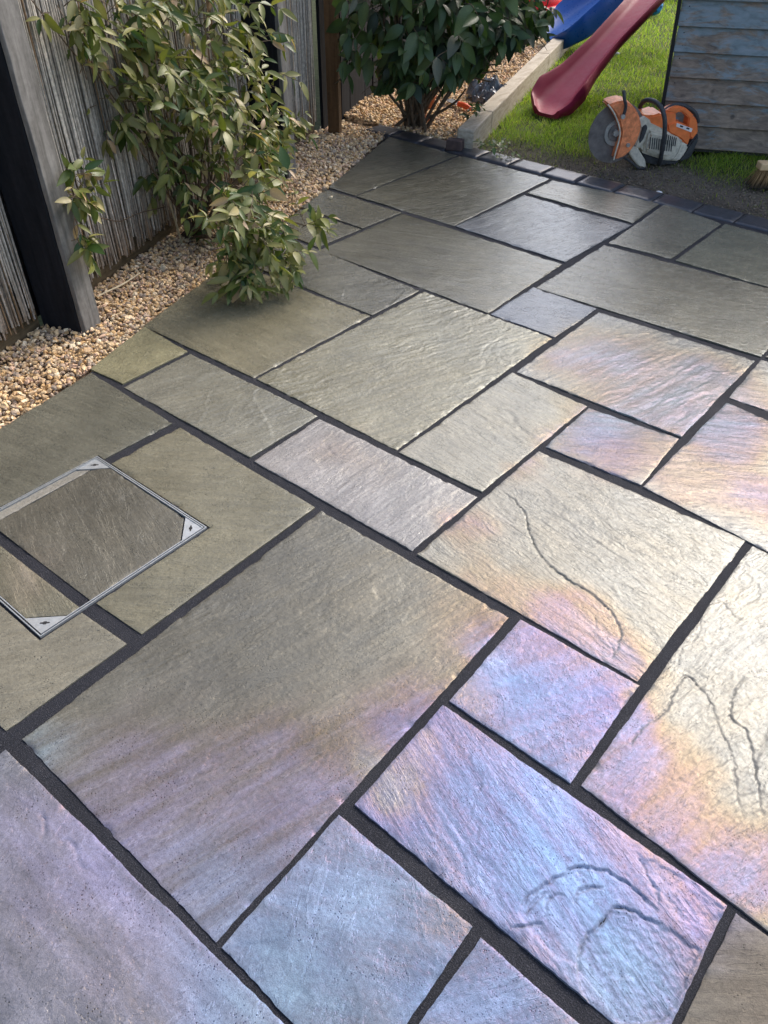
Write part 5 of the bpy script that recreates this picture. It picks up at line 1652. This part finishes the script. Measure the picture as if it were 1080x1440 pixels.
# ------------------------------------------------------------------ cut-off saw
def saw():
    root = empty("cut_off_saw")
    tag(root, "scuffed orange and cream petrol disc cutter standing on worn grass", "disc cutter")
    A = G(862, 229, -0.01); B = G(962, 225, -0.01)
    ex = nrm(B - A); ny = np.array([ex[1], -ex[0], 0.0])                  # ny points to the camera side
    if ny @ (CC - A) < 0: ny = -ny
    def S(x, y, off=0.0): return onplane(x, y, A, ny, off)
    def prism(name, poly, o0, o1, mat, bevel=0.006, ref=None, taper=1.0, parent=root):
        """outline in the saw's own upright plane, real thickness o0..o1 towards the camera"""
        ref = o1 if ref is None else ref
        P = [S(x, y, ref) for x, y in poly]
        c = sum(P) / len(P)
        bm = bmesh.new()
        f0 = [bm.verts.new(p - ny * (ref - o1)) for p in [c + (p - c) * taper for p in P]]
        f1 = [bm.verts.new(p - ny * (ref - o0)) for p in P]
        bm.faces.new(f0); bm.faces.new(f1[::-1])
        n = len(P)
        for i in range(n): bm.faces.new((f0[i], f0[(i + 1) % n], f1[(i + 1) % n], f1[i]))
        bmesh.ops.recalc_face_normals(bm, faces=bm.faces)
        if bevel:
            bmesh.ops.bevel(bm, geom=[e for e in bm.edges], offset=bevel, segments=2, affect='EDGES', clamp_overlap=True)
        return bm_obj(name, bm, mat, parent, smooth=True, autosmooth=40)
    def disc(name, cpx, off, r, th, mat, seg=48, parent=root):
        bm = bmesh.new()
        c = Vector(S(*cpx, off))
        bmesh.ops.create_cone(bm, cap_ends=True, segments=seg, radius1=r, radius2=r, depth=th, matrix=Matrix.Translation(c) @ Vector(ny).to_track_quat('Z', 'Y').to_matrix().to_4x4())
        return bm_obj(name, bm, mat, parent, smooth=True, autosmooth=40)
    cen = (866, 187)
    bl = disc("blade", cen, 0.05, 0.146, 0.004, M_BLADE, 64)
    disc("flange", cen, 0.056, 0.062, 0.008, M_FLANGE, 40, bl)
    disc("flange_ring", cen, 0.063, 0.040, 0.008, M_BLADE, 32, bl)
    disc("arbor_nut", cen, 0.074, 0.017, 0.018, M_FLANGE, 6, bl)
    guard = [(854, 146), (866, 141), (879, 139), (890, 145), (898, 155), (903, 168), (904, 180), (900, 195), (893, 208), (884, 219), (873, 226), (863, 227),
             (867, 213), (871, 199), (873, 186), (870, 172), (863, 158)]
    g = prism("guard", guard, 0.005, 0.10, M_SAWORANGE, 0.010, taper=0.93)
    tr = [S(x, y, 0.103) for x, y in [(855, 147), (863, 158), (869, 172), (872, 186), (870, 199), (866, 213), (863, 225)]]
    tube("guard_edge", tr, 0.004, M_SAWGREY, g, 6, n=24)
    tube("guard_lever", [S(877, 127, .11), S(878, 138, .118), S(880, 150, .118), S(876, 165, .112)], 0.0085, M_SAWBLACK, g, 8, n=14)
    disc("lever_bolt", (876, 164), 0.118, 0.011, 0.012, M_FLANGE, 10, g)
    disc("guard_bolt", (883, 204), 0.104, 0.010, 0.012, M_FLANGE, 10, g)
    # arm behind the guard and the belt cover
    prism("arm", [(897, 168), (906, 163), (916, 170), (914, 184), (908, 198), (900, 210), (893, 206), (898, 192), (901, 180)], -0.02, 0.06, M_SAWGREY, 0.006)
    prism("arm_slot", [(904, 178), (909, 175), (911, 180), (905, 196), (900, 202), (899, 197)], 0.0, 0.066, M_SAWBLACK, 0.003)
    # engine housing
    hs = prism("engine_housing", [(905, 166), (914, 168), (930, 176), (942, 188), (958, 195), (962, 201), (958, 226), (936, 227), (918, 224), (902, 214), (904, 198)], -0.12, 0.055, M_SAWGREY, 0.012)
    prism("starter_cover", [(913, 184), (937, 187), (957, 197), (950, 215), (941, 223), (926, 222), (908, 213)], 0.0, 0.085, M_SAWGREY, 0.012, taper=0.94)
    sl = bmesh.new()
    for k in range(11):
        x = 915 + k * 3.0
        a = S(x, 193 + k * 0.5, 0.0865); b_ = S(x - 1.5, 209 + k * 0.4, 0.0865)
        add_box(sl, (a + b_) / 2, ex, ny, nrm(b_ - a), 0.0042, 0.004, np.linalg.norm(a - b_))
    for k in range(6):
        x = 938 + k * 2.6
        a = S(x, 189 + k * 0.9, 0.0865); b_ = S(x - 2, 203 + k * 0.5, 0.0865)
        add_box(sl, (a + b_) / 2, ex, ny, nrm(b_ - a), 0.004, 0.004, np.linalg.norm(a - b_))
    o = bm_obj("louvres", sl, M_SAWBLACK, hs); o["kind"] = "stuff"
    prism("fuel_tank", [(958, 199), (969, 205), (964, 216), (955, 227), (944, 226), (952, 214)], -0.10, 0.06, M_SAWGREY, 0.008)
    # orange top cover and the rear handle with its opening
    prism("top_cover", [(902, 161), (916, 163), (931, 159), (938, 164), (940, 186), (928, 182), (914, 180), (908, 172)], -0.10, 0.05, M_SAWORANGE2, 0.010)["label"] = "faded pale orange top cover"
    hd = empty_part = None
    outer = [(936, 157), (945, 151), (954, 149), (965, 152), (975, 160), (981, 170), (982, 187), (973, 199), (967, 206), (957, 196), (940, 187)]
    hole = [(950, 159), (957, 157), (966, 162), (970, 170), (968, 176), (960, 175), (951, 171)]
    # ring of blocks around the opening: upper bar, rear grip, lower body, front strut
    prism("handle_bar", [(936, 157), (945, 151), (954, 149), (965, 152), (977, 163), (970, 168), (964, 161), (957, 157), (950, 160)], -0.03, 0.03, M_SAWORANGE2, 0.006)
    prism("handle_body", [(938, 175), (951, 171), (968, 177), (972, 192), (967, 206), (957, 196), (940, 187)], -0.07, 0.045, M_SAWORANGE2, 0.008)
    prism("rear_grip", [(970, 163), (977, 164), (981, 171), (982, 187), (974, 199), (970, 192), (967, 177)], -0.035, 0.03, M_SAWORANGE2, 0.006)
    prism("handle_strut", [(935, 158), (951, 158), (951, 173), (937, 176)], -0.05, 0.035, M_SAWORANGE2, 0.006)
    tube("grip_strip", [S(932, 158, .0), S(943, 150, .0), S(954, 147, .0), S(967, 151, .0), S(978, 160, .0), S(982, 172, .0)], 0.011, M_SAWBLACK, root, 8, n=24)
    st = prism("sticker", [(952, 173), (974, 181), (972, 186), (951, 178)], 0.044, 0.0475, M_STICKER, 0)
    for (x, y) in ((957, 177), (966, 180)):
        prism("sticker_mark", [(x, y - 1), (x + 4, y + 0.5), (x + 3, y + 2.4), (x - 1, y + 1)], 0.047, 0.0487, M_BLACK, 0, parent=st)
    prism("rear_bumper", [(982, 187), (983, 197), (972, 222), (957, 228), (954, 225), (964, 212), (970, 203), (975, 196)], -0.09, 0.04, M_SAWBLACK, 0.008)
    prism("sump", [(905, 216), (935, 226), (956, 226), (952, 231), (925, 233), (908, 229)], -0.10, 0.05, M_SAWBLACK, 0.006)
    # wrap-around front handle
    tube("front_handle", [S(899, 160, -.10), S(901, 148, -.08), S(908, 141, -.03), S(919, 142, .03), S(929, 150, .085), S(934, 163, .11), S(935, 180, .12), S(933, 200, .118), S(930, 218, .10), S(928, 231, .06)],
         0.0115, M_SAWBLACK, root, 10, n=44)
    prism("front_foot", [(888, 206), (897, 208), (902, 216), (908, 226), (909, 236), (898, 234), (890, 224), (884, 214)], 0.0, 0.075, M_SAWGREY, 0.005)
    tube("water_hose", [S(878, 222, .06), S(888, 228, .085), S(897, 236, .08), S(906, 237, .07)], 0.006, M_SAWBLACK, root, 7, n=16)
saw()

# ------------------------------------------------------------------ broom
def broom():
    root = empty("broom"); tag(root, "wooden broom with tan bristles resting on bare earth at the right edge", "broom")
    ax = nrm(CR[0] * np.array([1, 1, 0])); ay = np.array([-ax[1], ax[0], 0])
    # left end of the head in view
    hl = G(1066, 235, 0.085)
    L = 0.30
    c = hl + ax * L / 2
    box_obj("head", c + UP * 0.008, ax, ay, UP, (L, 0.062, 0.034), M_BROOMWOOD, root, 0.006)
    rng = np.random.default_rng(9)
    Vs, Fs, Cs, k = [], [], [], 0
    for i in range(26):
        for j in range(5):
            for q in range(5):
                s = -L / 2 + 0.012 + i * (L - 0.024) / 25; t = -0.024 + j * 0.012
                a = c + ax * s + ay * t - UP * 0.006
                spread = (s / (L / 2)) * 0.030
                b_ = a + ax * (spread - 0.012 + rng.normal(0, 0.005)) + ay * (t * 0.9 - 0.006 + rng.normal(0, 0.005)); b_[2] = -0.004 + rng.uniform(0, 0.004)
                mid = (a + b_) / 2 + rng.normal(0, 0.0015, 3)
                V, F = tube_data(np.array([a, mid, b_]), 0.0013, 3, cap=False)
                col = np.array([0.42, 0.26, 0.11]) * rng.uniform(0.55, 1.35)
                cc = np.concatenate([np.tile(col, (3, 1)), np.tile(col * 0.8, (3, 1)), np.tile(np.array([0.02, 0.018, 0.016]), (3, 1))])
                Vs.append(V); Cs.append(cc); Fs += [tuple(x + k for x in f_) for f_ in F]; k += len(V)
    o = np_mesh("bristles", np.concatenate(Vs), Fs, M_BRISTLE, root, cols=np.concatenate(Cs)); o["kind"] = "stuff"
    tube("handle", [c + UP * 0.02 - ay * 0.01, c + ay * 0.45 + ax * 0.25 + UP * 0.45, c + ay * 0.95 + ax * 0.5 + UP * 0.95], 0.0125, M_BROOMWOOD, root, 10, n=10)
broom()

# ------------------------------------------------------------------ small things
def small():
    # terracotta pot, half hidden by the shrub
    def pot(px, py, r, h, label, tiltv):
        root = empty("plant_pot"); tag(root, label, "plant pot")
        c = G(px, py)
        prof = [(0.72 * r, 0), (0.93 * r, h * 0.78), (1.06 * r, h * 0.79), (1.08 * r, h), (0.98 * r, h), (0.9 * r, h * 0.8), (0.68 * r, 0.02), (0.0, 0.02)]
        bm = bmesh.new(); n = 28; rows = []
        T = Matrix.Translation(Vector(c)) @ Matrix.Rotation(tiltv, 4, 'Y')
        for k in range(n):
            a = 2 * math.pi * k / n
            rows.append([bm.verts.new(T @ Vector((q * math.cos(a), q * math.sin(a), z))) for q, z in prof])
        for k in range(n):
            for j in range(len(prof) - 1):
                bm.faces.new((rows[k][j], rows[(k + 1) % n][j], rows[(k + 1) % n][j + 1], rows[k][j + 1]))
        bmesh.ops.remove_doubles(bm, verts=bm.verts, dist=1e-5)
        bm_obj("pot", bm, M_TERRA, root, smooth=True, autosmooth=35)
    pot(600, 152, 0.058, 0.075, "small terracotta pot standing on gravel behind the shrub stems", 0.0)
    pot(592, 172, 0.05, 0.03, "low dark red terracotta saucer on the gravel by the shrub stems", 0.1)
    # orange-red trowel
    root = empty("hand_tool"); tag(root, "orange red plastic handled hand tool lying on the gravel under the shrub", "hand tool")
    a, b_ = G(645, 146, 0.03), G(662, 153, 0.025)
    tube("handle", [a, (a + b_) / 2 + UP * 0.003, b_], [0.015, 0.018, 0.013], M_ORANGERED, root, 10, n=10)
    d = nrm(a - b_)
    bm = bmesh.new()
    sdv = np.cross(d, UP)
    P = [a + d * 0.0 - sdv * 0.012, a + d * 0.03 - sdv * 0.034, a + d * 0.10 - sdv * 0.03, a + d * 0.14, a + d * 0.10 + sdv * 0.03, a + d * 0.03 + sdv * 0.034, a + sdv * 0.012]
    f0 = [bm.verts.new(p - UP * 0.004 + UP * (0.006 if i in (1, 2, 4, 5) else 0)) for i, p in enumerate(P)]
    f1 = [bm.verts.new(v.co + Vector((0, 0, -0.003))) for v in f0]
    bm.faces.new(f0); bm.faces.new(f1[::-1])
    for i in range(7): bm.faces.new((f0[i], f0[(i + 1) % 7], f1[(i + 1) % 7], f1[i]))
    bm_obj("blade", bm, M_SAWBLACK, root)
    # crumpled plastic sheet
    c = G(690, 140, 0.0)
    n = 26
    rng = np.random.default_rng(2)
    xs = np.linspace(-1, 1, n)
    X, Y = np.meshgrid(xs, xs, indexing='ij'); x = X.ravel(); y = Y.ravel()
    r = np.sqrt(x * x + y * y)
    z = 0.10 * np.clip(1 - r * r, 0, 1) ** 0.8 * (1 + 0.9 * fbm(x * 2.4, y * 2.4, 3, 4)) + 0.025 * np.abs(fbm(x * 5, y * 5, 8, 3)) + 0.004
    px = x * 0.17 + 0.02 * fbm(x * 3, y * 3, 5, 3); py = y * 0.15 + 0.02 * fbm(x * 3, y * 3, 6, 3)
    V = np.column_stack([c[0] + px, c[1] + py, z])
    I = np.arange(n * n).reshape(n, n)
    F = np.stack([I[:-1, :-1], I[1:, :-1], I[1:, 1:], I[:-1, 1:]], -1).reshape(-1, 4)
    F = F[(r[F] < 1.02).all(1)]
    o = np_mesh("plastic_sheet", V, F, M_BAG, None, smooth=False)
    tag(o, "crumpled dark grey plastic sheet on the gravel behind the timber edging", "plastic sheet")
    # pale offcuts on the earth
    for (px, py, lab, s) in ((928, 267, "pale stone chip lying on the bare earth between saw and setts", (0.032, 0.012, 0.008)),
                             (868, 74, "pale pebble on the sunlit grass below the red slide", (0.05, 0.035, 0.02)),
                             (603, 124, "white broken shard standing beside the terracotta pot", (0.05, 0.02, 0.07)),
                             (609, 164, "whitish flat flake on the dark gravel in front of the pot", (0.06, 0.02, 0.012))):
        bm = bmesh.new(); bmesh.ops.create_icosphere(bm, subdivisions=2, radius=0.5)
        c = G(px, py); rr = np.random.default_rng(px)
        for v in bm.verts:
            k = 1 + rr.normal(0, 0.13)
            v.co = Vector((c[0] + v.co.x * s[0] * k, c[1] + v.co.y * s[1] * k, c[2] + (v.co.z * k + 0.3) * s[2] - (0.012 if py > 70 and px > 800 else 0)))
        o = bm_obj("stone_chip", bm, M_CHIP)
        tag(o, lab, "stone chip")
small()
